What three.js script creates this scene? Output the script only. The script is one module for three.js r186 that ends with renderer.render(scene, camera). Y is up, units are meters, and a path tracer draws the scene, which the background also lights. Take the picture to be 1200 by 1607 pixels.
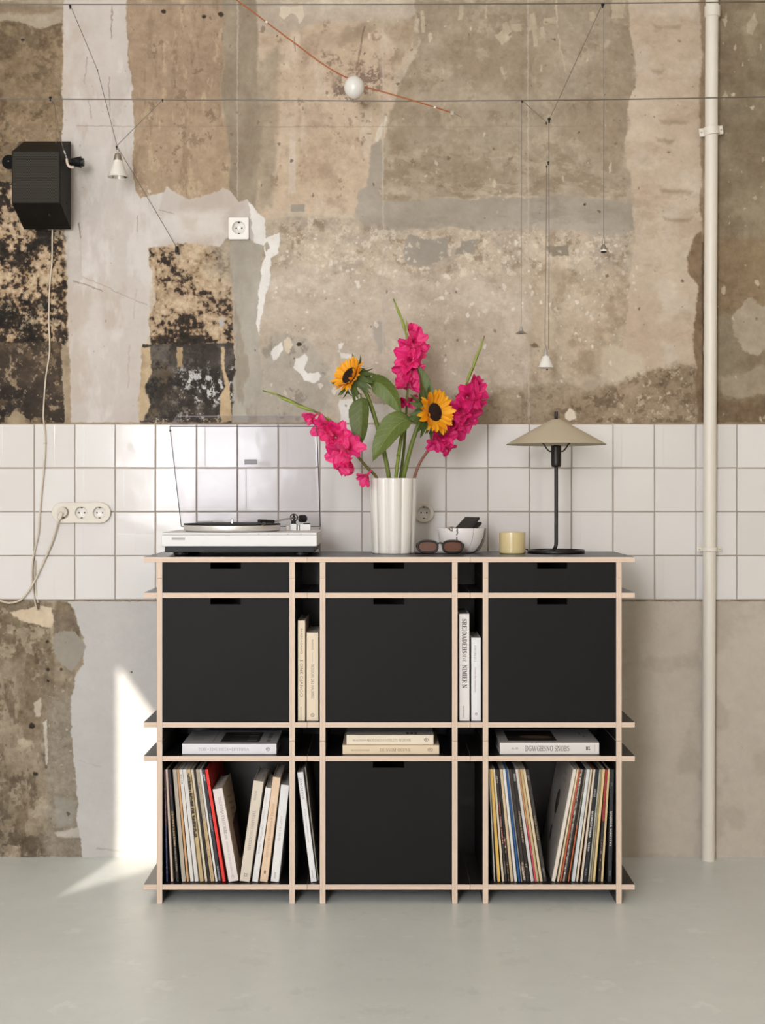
import * as THREE from 'three';
import { RoundedBoxGeometry } from 'three/addons/geometries/RoundedBoxGeometry.js';
import { mergeGeometries, mergeVertices, toCreasedNormals } from 'three/addons/utils/BufferGeometryUtils.js';
import { RectAreaLightUniformsLib } from 'three/addons/lights/RectAreaLightUniformsLib.js';

// ---------------------------------------------------------------- camera, sky, sun, window light, exposure
const EYE = 1.1243, DIST = 3.82, FOCAL = 2196, VX = 603, VY = 772;   // eye height, metres in front of the cabinet, focal length and lens axis in pixels
const scene = new THREE.Scene();
const camera = new THREE.PerspectiveCamera(2 * Math.atan(803.5 / FOCAL) * 180 / Math.PI, 1200 / 1607, 0.05, 60);
camera.position.set(0, EYE, DIST);
camera.lookAt(0, EYE, -1);
camera.setViewOffset(1200, 1607, 600 - VX, 803.5 - VY, 1200, 1607);
camera.focus = 3.85; camera.updateProjectionMatrix();
const renderer = new THREE.WebGLRenderer({ antialias: true });
renderer.toneMapping = THREE.LinearToneMapping;
renderer.toneMappingExposure = 1.07;
renderer.shadowMap.enabled = true;
RectAreaLightUniformsLib.init();
scene.background = new THREE.Color(0.88, 0.93, 1.0);
scene.backgroundIntensity = 3.0;
const sun = new THREE.DirectionalLight(0xfff5e8, 6.0);
const SUN = new THREE.Vector3(0.207, -0.287, -1);
sun.position.set(-0.7, 0.3, 0).addScaledVector(SUN, -12);
sun.target.position.set(-0.7, 0.3, 0);
sun.castShadow = true; sun.shadow.radius = 0.6; sun.shadow.mapSize.set(4096, 4096);
Object.assign(sun.shadow.camera, { left: -4, right: 4, top: 4, bottom: -4, near: 0.5, far: 30 });
scene.add(sun, sun.target);
const BACK = -0.487, FRONT = 6.2, LEFT = -3.3, RIGHT = 2.7, TOP = 3.5;
const WIN = [[-2.245, -0.9, 0.9, 3.2], [0.9, 2.1, 0.9, 3.2]];      // the two windows in the wall behind the camera: x0, x1, y0, y1
const windowLight = (x0, x1, y0, y1, color, strength) => {
  const l = new THREE.RectAreaLight(color, strength, x1 - x0 - 0.1, y1 - y0 - 0.1);
  l.position.set((x0 + x1) / 2, (y0 + y1) / 2, FRONT + 0.06); l.lookAt(l.position.x, l.position.y, -5);
  scene.add(l);
};
windowLight(WIN[0][0] + 0.24, WIN[0][1], WIN[0][2], WIN[0][3], 0xf9f8fd, 29);
windowLight(...WIN[1], 0xfdf6ee, 2);

// ---------------------------------------------------------------- helpers
const V = (x, y, z) => new THREE.Vector3(x, y, z);
const at = (px, py, z) => V((px - VX) * (DIST - z) / FOCAL, EYE - (py - VY) * (DIST - z) / FOCAL, z);   // a place read off the photograph, at depth z
const X = (px, z = 0) => (px - VX) * (DIST - z) / FOCAL, Y = (py, z = 0) => EYE - (py - VY) * (DIST - z) / FOCAL, S = (n, z = 0) => n * (DIST - z) / FOCAL;
let seed = 7;
const rnd = () => { seed = (seed + 0x6d2b79f5) | 0; let t = Math.imul(seed ^ (seed >>> 15), 1 | seed); t = (t + Math.imul(t ^ (t >>> 7), 61 | t)) ^ t; return ((t ^ (t >>> 14)) >>> 0) / 4294967296; };
const rr = (a, b) => a + (b - a) * rnd();
const lerp = (a, b, t) => a + (b - a) * t, clamp = (x, a = 0, b = 1) => Math.min(b, Math.max(a, x));
const sm = (a, b, x) => { const t = clamp((x - a) / (b - a)); return t * t * (3 - 2 * t); };
const used = new Map();
const numbered = (n) => { const k = used.get(n) ?? 0; used.set(n, k + 1); return k ? `${n}_${String(k).padStart(3, '0')}` : n; };
const shade = (m) => { m.castShadow = m.receiveShadow = true; return m; };
const mesh = (name, geo, mat, parent) => { const m = shade(new THREE.Mesh(geo, mat)); m.name = name; parent?.add(m); return m; };
const tag = (o, label, category, group) => { Object.assign(o.userData, { label, category }); if (group) o.userData.group = group; return o; };
const thing = (name, label, category, pos = V(0, 0, 0), group) => { const o = new THREE.Group(); o.name = numbered(name); o.position.copy(pos); scene.add(o); return tag(o, label, category, group); };
const solo = (name, geo, mat, label, category, group) => { const m = mesh(numbered(name), geo, mat, scene); return tag(m, label, category, group); };
const struct = (name, geo, mat, parent = scene) => { const m = mesh(name, geo, mat, parent); if (parent === scene) m.userData.kind = 'structure'; return m; };
const merge = (...g) => mergeGeometries(g.flat().map((q) => { const k = q.index ? q.toNonIndexed() : q; for (const n of Object.keys(k.attributes)) if (!['position', 'normal', 'uv'].includes(n)) k.deleteAttribute(n); return k; }));
const box = (w, h, d, x = 0, y = 0, z = 0) => new THREE.BoxGeometry(w, h, d).translate(x, y, z);
const rbox = (w, h, d, r, x = 0, y = 0, z = 0, seg = 2) => new RoundedBoxGeometry(w, h, d, seg, r).translate(x, y, z);
const span = (x0, x1, y0, y1, z0, z1) => box(x1 - x0, y1 - y0, z1 - z0, (x0 + x1) / 2, (y0 + y1) / 2, (z0 + z1) / 2);
const cyl = (r0, r1, h, seg = 24, x = 0, y = 0, z = 0) => new THREE.CylinderGeometry(r0, r1, h, seg).translate(x, y, z);
const lathe = (pts, seg = 48) => new THREE.LatheGeometry(pts.map(([a, b]) => new THREE.Vector2(a, b)), seg);
const tube = (pts, r, n = 40, radial = 8, tension = 0.5) => new THREE.TubeGeometry(new THREE.CatmullRomCurve3(pts, false, 'catmullrom', tension), n, r, radial);
const bar = (a, b, r, seg = 8) => { const d = b.clone().sub(a), g = new THREE.CylinderGeometry(r, r, d.length(), seg); g.applyQuaternion(new THREE.Quaternion().setFromUnitVectors(V(0, 1, 0), d.normalize())); return g.translate((a.x + b.x) / 2, (a.y + b.y) / 2, (a.z + b.z) / 2); };
const ball = (r, x = 0, y = 0, z = 0, w = 20, h = 14) => new THREE.SphereGeometry(r, w, h).translate(x, y, z);
const metricUV = (g, turn = false, su = 1, sv = 1) => {   // uv in metres, from position and normal
  const p = g.attributes.position, n = g.attributes.normal, uv = new Float32Array(p.count * 2);
  for (let i = 0; i < p.count; i++) {
    const ax = Math.abs(n.getX(i)), ay = Math.abs(n.getY(i)), az = Math.abs(n.getZ(i));
    let u = p.getX(i), v = p.getY(i);
    if (ax > ay && ax > az) { u = p.getZ(i); v = p.getY(i); } else if (ay > az) { u = p.getX(i); v = p.getZ(i); }
    if (turn) [u, v] = [v, u];
    uv[2 * i] = u * su; uv[2 * i + 1] = v * sv;
  }
  return g.setAttribute('uv', new THREE.BufferAttribute(uv, 2));
};
const std = (color, roughness = 0.6, more = {}) => new THREE.MeshStandardMaterial({ color, roughness, ...more });
const phys = (color, roughness, more = {}) => new THREE.MeshPhysicalMaterial({ color, roughness, ...more });

// ---------------------------------------------------------------- noise
const makeNoise = (s, size = 1024, cells = 32, octaves = 6, gain = 0.55) => {
  const out = new Float32Array(size * size);
  let amp = 1, lo = 1e9, hi = -1e9;
  for (let o = 0; o < octaves; o++) {
    const c = cells << o; if (c > size) break;
    seed = s * 1000 + o; const grid = Float32Array.from({ length: c * c }, rnd), k = c / size;
    for (let y = 0; y < size; y++) {
      const gy = y * k, y0 = gy | 0, fy = gy - y0, wy = fy * fy * (3 - 2 * fy), r0 = y0 * c, r1 = ((y0 + 1) % c) * c;
      for (let x = 0; x < size; x++) {
        const gx = x * k, x0 = gx | 0, fx = gx - x0, wx = fx * fx * (3 - 2 * fx), x1 = (x0 + 1) % c;
        out[y * size + x] += amp * lerp(lerp(grid[r0 + x0], grid[r0 + x1], wx), lerp(grid[r1 + x0], grid[r1 + x1], wx), wy);
      }
    }
    amp *= gain;
  }
  for (const q of out) { if (q < lo) lo = q; if (q > hi) hi = q; }
  for (let i = 0; i < out.length; i++) out[i] = (out[i] - lo) / (hi - lo);
  return out;
};
const NA = makeNoise(1), NB = makeNoise(2), NC = makeNoise(3, 1024, 32, 6, 0.72);
const N = (m, x, y, size) => {      // value 0..1 of noise whose largest lumps are about size across
  const k = 32 / size; x *= k; y *= k;
  const fx0 = Math.floor(x), fy0 = Math.floor(y), fx = x - fx0, fy = y - fy0, x0 = fx0 & 1023, y0 = (fy0 & 1023) << 10, x1 = (x0 + 1) & 1023, y1 = ((fy0 + 1) & 1023) << 10;
  const a = m[y0 + x0], b = m[y0 + x1], c = m[y1 + x0], d = m[y1 + x1];
  return a + (b - a) * fx + (c - a + (a - b - c + d) * fx) * fy;
};
const dataTex = (data, w, h, srgb, wrap = THREE.RepeatWrapping) => { const t = new THREE.DataTexture(data, w, h, THREE.RGBAFormat); t.wrapS = t.wrapT = wrap; t.magFilter = THREE.LinearFilter; t.minFilter = THREE.LinearMipmapLinearFilter; t.generateMipmaps = true; if (srgb) t.colorSpace = THREE.SRGBColorSpace; t.needsUpdate = true; return t; };
const noiseTex = (size, fn, srgb, wrap) => {
  const d = new Uint8Array(size * size * 4);
  for (let y = 0; y < size; y++) for (let x = 0; x < size; x++) { const c = fn(x, y), i = (y * size + x) * 4; d[i] = c[0]; d[i + 1] = c[1]; d[i + 2] = c[2]; d[i + 3] = 255; }
  return dataTex(d, size, size, srgb, wrap);
};
const canvasTex = (w, h, draw) => { const c = document.createElement('canvas'); c.width = w; c.height = h; draw(c.getContext('2d'), w, h); const t = new THREE.CanvasTexture(c); t.colorSpace = THREE.SRGBColorSpace; return t; };

// ---------------------------------------------------------------- the stripped plaster wall: coats, patches and stains, in photograph pixels on the wall plane
const WX0 = -84, WW = 1368, WY0 = -20, WH = 1370, TW = 2048, TH = 2048;
const paintWall = () => {
  const col = new Float32Array(TW * TH * 3), hgt = new Float32Array(TW * TH), C = [0, 0, 0], kx = WW / TW, ky = WH / TH;
  const mixC = (a, b, t) => { t = clamp(t); C[0] = lerp(a[0], b[0], t); C[1] = lerp(a[1], b[1], t); C[2] = lerp(a[2], b[2], t); };
  const over = (b, t) => { t = clamp(t); C[0] += (b[0] - C[0]) * t; C[1] += (b[1] - C[1]) * t; C[2] += (b[2] - C[2]) * t; };
  const ramp = (d, stops) => { let k = 0; while (k < stops.length - 2 && d > stops[k + 1][0]) k++; mixC(stops[k][1], stops[k + 1][1], sm(stops[k][0], stops[k + 1][0], d)); };
  const grain = (x, y, amp) => { const g = (N(NC, x, y, 22) - 0.5) * amp * 1.25 + (N(NC, y + 91, x, 7) - 0.5) * amp * 1.25 + (N(NB, x * 0.5 + y * 0.35 + 40, y - x * 0.3, 15) - 0.5) * amp * 0.7; C[0] += g; C[1] += g; C[2] += g * 0.95; };
  const mottle = (a, b, size, amp = 16, streak = 1) => (x, y) => { mixC(a, b, (N(NA, x * streak, y, size) - 0.5) * 1.9 + 0.5); grain(x, y, amp); };
  const area = (poly, rough, feather, lift, fn, alpha = 1) => {
    let x0 = 1e9, x1 = -1e9, y0 = 1e9, y1 = -1e9; const n = poly.length, e = rough * 1.3 + feather + 2;
    for (const [x, y] of poly) { x0 = Math.min(x0, x); x1 = Math.max(x1, x); y0 = Math.min(y0, y); y1 = Math.max(y1, y); }
    const i0 = Math.max(0, Math.floor((x0 - e - WX0) / kx)), i1 = Math.min(TW - 1, Math.ceil((x1 + e - WX0) / kx));
    const j0 = Math.max(0, Math.floor((WY0 + WH - y1 - e) / ky)), j1 = Math.min(TH - 1, Math.ceil((WY0 + WH - y0 + e) / ky));
    for (let j = j0; j <= j1; j++) for (let i = i0; i <= i1; i++) {
      const px = WX0 + (i + 0.5) * kx, py = WY0 + WH - (j + 0.5) * ky;
      const x = px + rough * ((N(NA, px, py, 46) - 0.5) * 1.7 + (N(NC, px, py, 15) - 0.5) * 0.9) + (rough ? (N(NC, px + 400, py, 7) - 0.5) * (3 + rough * 0.25) : 0), y = py + rough * ((N(NB, px, py, 46) - 0.5) * 1.7 + (N(NC, py, px, 15) - 0.5) * 0.9) + (rough ? (N(NC, px, py + 400, 7) - 0.5) * (3 + rough * 0.25) : 0);
      let d = 1e18, inside = false;
      for (let a = 0, b = n - 1; a < n; b = a++) {
        const ax = poly[a][0], ay = poly[a][1], bx = poly[b][0], by = poly[b][1], ex = bx - ax, ey = by - ay, wx = x - ax, wy = y - ay;
        const t = clamp((wx * ex + wy * ey) / (ex * ex + ey * ey)), qx = wx - ex * t, qy = wy - ey * t;
        d = Math.min(d, qx * qx + qy * qy);
        if ((ay > y) !== (by > y) && x < (ex * wy) / ey + ax) inside = !inside;
      }
      d = Math.sqrt(d) * (inside ? 1 : -1);
      if (d < -feather) continue;
      const q = j * TW + i, m = sm(-feather, feather, d) * alpha;
      C[0] = col[q * 3]; C[1] = col[q * 3 + 1]; C[2] = col[q * 3 + 2];
      fn(px, py);
      for (let k = 0; k < 3; k++) col[q * 3 + k] += (C[k] - col[q * 3 + k]) * m;
      hgt[q] += lift * m;
    }
  };
  const rect = (x0, x1, y0, y1) => [[x0, y0], [x1, y0], [x1, y1], [x0, y1]];
  const line = (x0, y0, x1, y1, w, rough, fn, alpha = 1, lift = 0) => { const dx = x1 - x0, dy = y1 - y0, l = Math.hypot(dx, dy), a = -dy / l * w / 2, b = dx / l * w / 2; area([[x0 + a, y0 + b], [x1 + a, y1 + b], [x1 - a, y1 - b], [x0 - a, y0 - b]], rough, 0.9, lift, fn, alpha); };
  // the bare base coat everywhere
  area(rect(-200, 1400, -60, 1400), 0, 1, 0.5, (x, y) => {
    mixC([186, 167, 143], [211, 194, 171], (N(NA, x, y, 190) - 0.5) * 1.7 + 0.5);
    over([168, 152, 130], sm(0.52, 0.78, N(NB, x + 300, y, 120)) * 0.6);
    over([152, 131, 106], sm(0.6, 0.78, N(NC, x, y, 44)) * 0.5);
    over([216, 203, 182], sm(0.63, 0.75, N(NC, x + 77, y + 31, 48)) * 0.5);
    grain(x, y, 22);
  });
  // broad coats
  area([[400, 30], [640, 26], [648, 60], [622, 120], [606, 190], [600, 250], [592, 330], [400, 345]], 9, 3, 0.05, (x, y) => { mixC([194, 168, 139], [210, 189, 162], (N(NA, x, y, 90) - 0.5) * 1.8 + 0.5); over([172, 147, 121], sm(0.5, 0.74, N(NC, x, y, 60)) * 0.55); over([218, 202, 180], sm(0.58, 0.74, N(NB, x * 1.6, y * 0.6, 40)) * 0.5); over([140, 112, 88], sm(0.66, 0.74, N(NC, x + 30, y, 20)) * 0.5); grain(x, y, 18); });
  area([[400, 8], [660, 6], [690, 24], [650, 40], [560, 30], [470, 44], [420, 60], [398, 40]], 8, 6, 0.05, mottle([182, 165, 145], [203, 188, 168], 60));
  area([[470, 70], [520, 46], [566, 40], [556, 62], [500, 84], [474, 120]], 8, 9, 0, mottle([170, 143, 120], [182, 156, 132], 40), 0.55);
  area([[548, 40], [600, 26], [640, 34], [655, 60], [640, 80], [620, 70], [600, 40], [570, 60], [530, 70]], 8, 6, 0.03, mottle([160, 138, 112], [178, 158, 130], 40), 0.7);
  area([[535, 120], [560, 92], [598, 80], [600, 130], [590, 158], [545, 165], [510, 150]], 10, 10, 0, (x, y) => { over([108, 84, 72], sm(0.46, 0.62, N(NC, x, y, 14)) * 0.75); }, 0.9);
  area([[500, 84], [545, 88], [535, 110], [505, 145], [510, 110]], 10, 8, 0, (x, y) => { over([112, 90, 76], sm(0.55, 0.66, N(NC, x + 40, y, 9)) * 0.7); }, 0.8);
  area([[648, 0], [985, 0], [992, 80], [996, 130], [984, 170], [986, 215], [976, 260], [984, 310], [760, 308], [600, 318], [602, 226], [612, 176], [640, 110], [658, 66]], 7, 2, 0.03, (x, y) => {
    mixC([165, 149, 124], [184, 167, 143], (N(NA, x, y, 150) - 0.5) * 1.8 + 0.5); over([154, 132, 106], sm(0.48, 0.76, N(NB, x, y, 90)) * 0.6); over([198, 180, 154], sm(0.58, 0.76, N(NC, x, y + 60, 36)) * 0.45); over([140, 120, 94], sm(0.62, 0.74, N(NC, x + 90, y, 26)) * 0.4); grain(x, y, 19);
  });
  area([[612, 210], [640, 204], [640, 240], [618, 236]], 10, 8, 0, mottle([138, 116, 90], [150, 128, 102], 30), 0.5);
  area([[630, 44], [652, 20], [640, 70], [632, 90], [618, 120], [612, 100], [624, 70]], 6, 2, 0.12, mottle([190, 172, 145], [168, 146, 116], 18));
  // rough combed zone above the smooth cement strip
  area([[604, 250], [700, 236], [830, 240], [970, 250], [980, 310], [604, 316]], 16, 12, 0, (x, y) => { over([142, 122, 96], sm(0.52, 0.64, N(NC, x * 0.5 + y * 0.6, y * 1.2 - x * 0.4, 26)) * 0.55); over([200, 182, 154], sm(0.58, 0.68, N(NC, x * 0.5 + y * 0.6 + 300, y * 1.2 - x * 0.4, 22)) * 0.5); }, 0.9);
  area([[562, 300], [590, 284], [602, 312], [690, 313], [770, 311], [830, 313], [880, 306], [950, 314], [990, 320], [996, 362], [960, 374], [900, 362], [830, 360], [760, 366], [700, 356], [640, 361], [600, 370], [572, 356], [556, 330]], 6, 1.6, -0.1, (x, y) => { mixC([163, 152, 135], [186, 175, 159], (N(NA, x * 0.35, y, 60) - 0.5) * 1.9 + 0.5); over([150, 138, 120], sm(0.6, 0.75, N(NC, x * 0.5, y, 40)) * 0.4); grain(x, y, 9); });
  area([[582, 226], [600, 216], [604, 262], [600, 300], [578, 290]], 7, 2, -0.06, mottle([166, 154, 136], [176, 164, 146], 50, 8));
  // crumbling cream and grey beneath the strip
  area([[440, 336], [560, 350], [640, 362], [760, 366], [830, 360], [990, 372], [990, 440], [800, 436], [640, 446], [440, 420]], 14, 9, 0.06, (x, y) => {
    mixC([190, 171, 147], [210, 193, 169], (N(NA, x, y, 50) - 0.5) * 2 + 0.5); over([168, 155, 137], sm(0.5, 0.66, N(NB, x, y + 300, 50)) * 0.65); over([146, 121, 93], sm(0.58, 0.7, N(NC, x, y, 18)) * 0.6); over([230, 218, 199], sm(0.6, 0.68, N(NC, x + 120, y, 11)) * 0.7); grain(x, y, 30);
  }, 0.8);
  area([[640, 372], [700, 372], [704, 402], [660, 424], [636, 416], [628, 392]], 9, 1.2, -0.1, mottle([160, 151, 137], [170, 160, 145], 40, 8));
  area([[724, 380], [752, 378], [742, 400], [712, 402]], 6, 1, -0.1, mottle([156, 146, 131], [166, 156, 140], 40, 8));
  area([[858, 386], [892, 384], [890, 402], [862, 404]], 5, 1, -0.1, mottle([150, 138, 116], [160, 148, 126], 40, 8));
  // paler, greyer skim in the lower middle
  area([[400, 430], [560, 425], [700, 440], [830, 450], [828, 640], [640, 664], [400, 664]], 26, 18, 0, (x, y) => { mixC([191, 176, 156], [211, 197, 179], (N(NA, x, y, 110) - 0.5) * 1.9 + 0.5); over([176, 158, 136], sm(0.52, 0.74, N(NC, x, y, 52)) * 0.5); over([222, 211, 194], sm(0.6, 0.76, N(NC, x + 200, y, 30)) * 0.5); grain(x, y, 18); }, 0.75);
  area([[432, 520], [470, 525], [520, 580], [520, 640], [470, 664], [402, 662], [404, 560]], 16, 9, 0, (x, y) => { mixC([168, 160, 146], [184, 176, 162], N(NA, x, y, 50)); over([128, 120, 106], sm(0.6, 0.7, N(NC, x, y, 26)) * 0.7); grain(x, y, 12); }, 0.75);
  area([[586, 506], [602, 504], [604, 540], [596, 552], [586, 530]], 3, 2, 0, mottle([172, 164, 152], [178, 170, 158], 40, 5), 0.85);
  area([[820, 430], [1000, 430], [990, 560], [900, 600], [828, 590]], 24, 14, 0, (x, y) => { mixC([183, 162, 134], [203, 184, 158], (N(NA, x, y, 80) - 0.5) * 1.9 + 0.5); over([156, 132, 103], sm(0.5, 0.74, N(NC, x, y, 40)) * 0.55); over([216, 200, 176], sm(0.6, 0.74, N(NC, x + 90, y, 26)) * 0.5); grain(x, y, 22); }, 0.8);
  area([[690, 632], [828, 600], [965, 612], [965, 672], [620, 672], [640, 655]], 14, 8, 0, (x, y) => { mixC([150, 130, 103], [178, 158, 128], N(NC, x, y, 18)); over([120, 99, 74], sm(0.52, 0.66, N(NC, x + 50, y, 10)) * 0.5); grain(x, y, 24); }, 0.8);
  // the wide light coat left of the pipe
  area([[984, -30], [990, 60], [997, 100], [998, 124], [989, 150], [984, 172], [990, 196], [980, 225], [983, 262], [990, 292], [997, 318], [994, 345], [998, 380], [986, 450], [976, 560], [960, 640], [1106, 640], [1106, -30]], 5, 1.6, 0.14, (x, y) => {
    mixC([194, 172, 146], [209, 190, 166], (N(NA, x * 0.7, y, 100) - 0.5) * 1.8 + 0.5); over([180, 155, 127], sm(0.5, 0.74, N(NC, x * 0.6, y * 1.3, 46)) * 0.5); over([214, 201, 183], sm(0.54, 0.74, N(NB, x, y, 50)) * 0.5); grain(x, y, 14);
  });
  for (const [x, y, w] of [[1024, 38, 46], [1020, 108, 20], [1036, 188, 44], [1030, 216, 26], [1034, 296, 52], [1040, 340, 44]]) area([[x, y], [x + w, y + 3], [x + w - 4, y + 9], [x + 3, y + 6]], 4, 3, -0.08, mottle([160, 138, 110], [174, 152, 124], 20), 0.7);
  area([[942, 548], [964, 542], [1010, 560], [1014, 596], [966, 606], [944, 590]], 7, 4, 0.04, mottle([200, 184, 158], [210, 195, 170], 40, 10), 0.8);
  area([[880, 640], [960, 606], [1020, 588], [1104, 572], [1106, 672], [840, 672]], 15, 8, -0.04, (x, y) => { mixC([138, 117, 90], [172, 150, 120], (N(NC, x, y, 34) - 0.5) * 1.8 + 0.5); over([98, 78, 56], sm(0.5, 0.64, N(NC, x + 80, y, 17)) * 0.6); over([206, 188, 160], sm(0.66, 0.7, N(NC, x, y + 44, 15)) * 0.7); grain(x, y, 26); }, 0.92);
  area([[1086, 376], [1098, 366], [1106, 372], [1106, 664], [1094, 664], [1090, 520], [1096, 450], [1080, 430], [1078, 404]], 5, 2, -0.08, (x, y) => { mixC([118, 92, 64], [158, 132, 100], N(NC, x, y * 0.6, 24)); grain(x, y, 18); });
  area([[1094, -30], [1108, -30], [1108, 380], [1100, 380], [1097, 200], [1100, 90]], 4, 2, -0.05, mottle([140, 112, 82], [172, 148, 118], 26), 0.85);
  // right of the pipe
  area(rect(1112, 1420, -40, 690), 3, 2, 0, (x, y) => { mixC([142, 127, 100], [164, 148, 120], (N(NA, x, y, 130) - 0.5) * 1.9 + 0.5); over([124, 104, 76], sm(0.5, 0.66, N(NB, x, y, 80)) * 0.5); grain(x, y, 18); });
  area([[1112, 380], [1420, 366], [1420, 500], [1112, 494]], 16, 9, 0, (x, y) => { mixC([132, 108, 76], [158, 133, 98], N(NC, x, y, 50)); grain(x, y, 20); }, 0.8);
  area([[1150, 500], [1172, 470], [1210, 490], [1220, 540], [1190, 560], [1160, 548], [1148, 526]], 10, 2, 0.06, mottle([176, 160, 136], [190, 175, 152], 40, 14), 0.85);
  area([[1130, 590], [1200, 570], [1230, 620], [1140, 622]], 12, 4, 0.03, mottle([160, 144, 118], [176, 160, 134], 40, 14), 0.75);
  area([[1112, 625], [1420, 615], [1420, 680], [1112, 680]], 10, 6, -0.03, (x, y) => { mixC([108, 86, 60], [142, 118, 88], N(NC, x, y, 30)); grain(x, y, 22); }, 0.9);
  // brown coat and grey strip between the white column and the middle
  area([[196, -30], [352, -30], [350, 90], [346, 150], [353, 182], [357, 220], [361, 262], [362, 330], [196, 340]], 4, 1.5, 0.02, (x, y) => {
    mixC([158, 131, 104], [178, 152, 122], (N(NA, x, y, 120) - 0.5) * 1.7 + 0.5 + sm(120, 260, y) * 0.3); over([190, 162, 124], sm(0.46, 0.7, N(NB, x, y * 0.5, 60)) * sm(110, 240, y) * 0.7); over([140, 114, 88], sm(0.54, 0.74, N(NC, x * 2.2, y * 0.45, 40)) * 0.5); over([206, 182, 146], sm(0.62, 0.7, N(NC, x * 1.6 + 50, y * 0.6, 22)) * 0.45); over([110, 86, 64], sm(0.68, 0.76, N(NC, x, y, 22)) * 0.5); grain(x, y, 20);
  });
  area([[348, -30], [404, -30], [402, 100], [410, 200], [400, 330], [362, 330], [360, 250], [352, 180], [346, 150], [350, 90]], 4, 3, -0.04, mottle([144, 127, 103], [166, 150, 126], 60, 13, 2));
  area([[402, 90], [440, 70], [436, 150], [425, 330], [402, 330]], 9, 7, 0, mottle([176, 158, 132], [150, 136, 114], 40), 0.7);
  area([[440, 120], [468, 118], [466, 300], [440, 330]], 6, 5, 0, mottle([204, 182, 152], [214, 195, 168], 60), 0.55);
  // dark, soot-stained field on the far left
  area(rect(-200, 99, -40, 300), 4, 1.2, -0.08, (x, y) => {
    mixC([124, 103, 74], [152, 129, 97], (N(NA, x, y, 90) - 0.5) * 2 + 0.5); over([96, 77, 54], sm(0.48, 0.68, N(NC, x, y, 34)) * 0.6); over([178, 152, 115], sm(0.54, 0.68, N(NC, x + 200, y, 22)) * 0.65 * sm(100, 250, y)); over([74, 58, 40], sm(0.6, 0.72, N(NC, x + 60, y, 18)) * 0.6 * sm(120, 220, y)); grain(x, y, 30);
  });
  area([[-200, -40], [101, -40], [99, 36], [60, 48], [30, 36], [-200, 34]], 6, 2, 0.04, mottle([160, 142, 118], [178, 162, 138], 50));
  area([[-200, 8], [80, 6], [98, 14], [70, 24], [-200, 26]], 8, 4, 0, mottle([118, 96, 68], [140, 118, 90], 30), 0.7);
  area(rect(-200, 106, 285, 545), 6, 2, -0.06, (x, y) => {
    const d = N(NC, x, y, 54) * 0.42 + N(NC, x + 33, y + 70, 17) * 0.34 + N(NB, y, x, 6) * 0.24 + 0.05 * Math.exp(-(((y - 455) / 55) ** 2)) + 0.05 * sm(515, 545, y) + 0.02 * sm(60, 0, x) - 0.02;
    ramp(d, [[0.34, [210, 187, 152]], [0.46, [184, 156, 120]], [0.5, [146, 118, 86]], [0.525, [78, 59, 41]], [0.56, [48, 37, 27]], [0.68, [28, 22, 16]]]); over([214, 192, 156], sm(0.64, 0.7, N(NC, x + 500, y, 12)) * 0.6); grain(x, y, 26);
  });
  area([[-200, 538], [98, 536], [99, 600], [101, 672], [-200, 672]], 4, 1.5, -0.1, (x, y) => { mixC([44, 35, 27], [78, 63, 48], (N(NA, x, y, 70) - 0.5) * 1.8 + 0.5); over([158, 135, 104], sm(0.64, 0.69, N(NC, x, y, 20)) * 0.8); over([116, 96, 72], sm(0.56, 0.72, N(NC, x + 90, y, 30)) * 0.6); over([190, 168, 132], sm(0.67, 0.71, N(NC, x + 190, y, 9)) * 0.6); grain(x, y, 22); });
  area([[12, 655], [24, 645], [38, 652], [40, 668], [10, 668]], 5, 1.5, 0.04, mottle([150, 130, 98], [165, 145, 112], 20));
  area([[97, 538], [110, 545], [111, 668], [102, 668], [99, 600]], 4, 1.2, 0.05, mottle([150, 132, 104], [172, 152, 122], 30, 20));
  // the white-plastered column and chase
  const white = (x, y) => { mixC([195, 184, 174], [211, 202, 193], (N(NA, x * 1.3, y * 0.5, 90) - 0.5) * 1.7 + 0.5); over([190, 172, 156], sm(0.58, 0.74, N(NB, x, y * 0.6, 60)) * 0.5); over([226, 221, 215], sm(0.56, 0.72, N(NC, x * 0.8, y * 0.3, 60)) * 0.5); grain(x, y, 5); };
  area([[100, -40], [196, -40], [197, 30], [200, 84], [207, 130], [211, 200], [206, 250], [212, 296], [222, 312], [240, 306], [258, 300], [262, 292], [277, 303], [300, 312], [332, 304], [350, 294], [362, 297], [374, 318], [388, 313], [400, 332], [412, 350], [412, 378], [360, 374], [345, 388], [300, 386], [234, 389], [240, 430], [233, 470], [238, 520], [226, 545], [222, 600], [216, 640], [222, 672], [112, 672], [111, 560], [107, 470], [108, 400], [100, 300], [97, 200], [101, 100]], 4, 1, 0.22, white);
  area([[240, 345], [300, 330], [352, 332], [356, 372], [300, 380], [244, 378]], 10, 10, 0, mottle([218, 212, 204], [228, 222, 215], 50, 5), 0.7);
  area([[284, 340], [308, 345], [304, 366], [288, 362]], 6, 6, 0, mottle([196, 182, 166], [202, 188, 172], 20, 5), 0.6);
  area([[98, 300], [128, 306], [130, 440], [112, 452], [102, 430]], 6, 2, 0.06, mottle([204, 196, 186], [196, 186, 176], 30, 7), 0.9);
  const crack = (x, y) => { mixC([96, 78, 62], [140, 120, 100], N(NC, x, y, 12)); };
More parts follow.
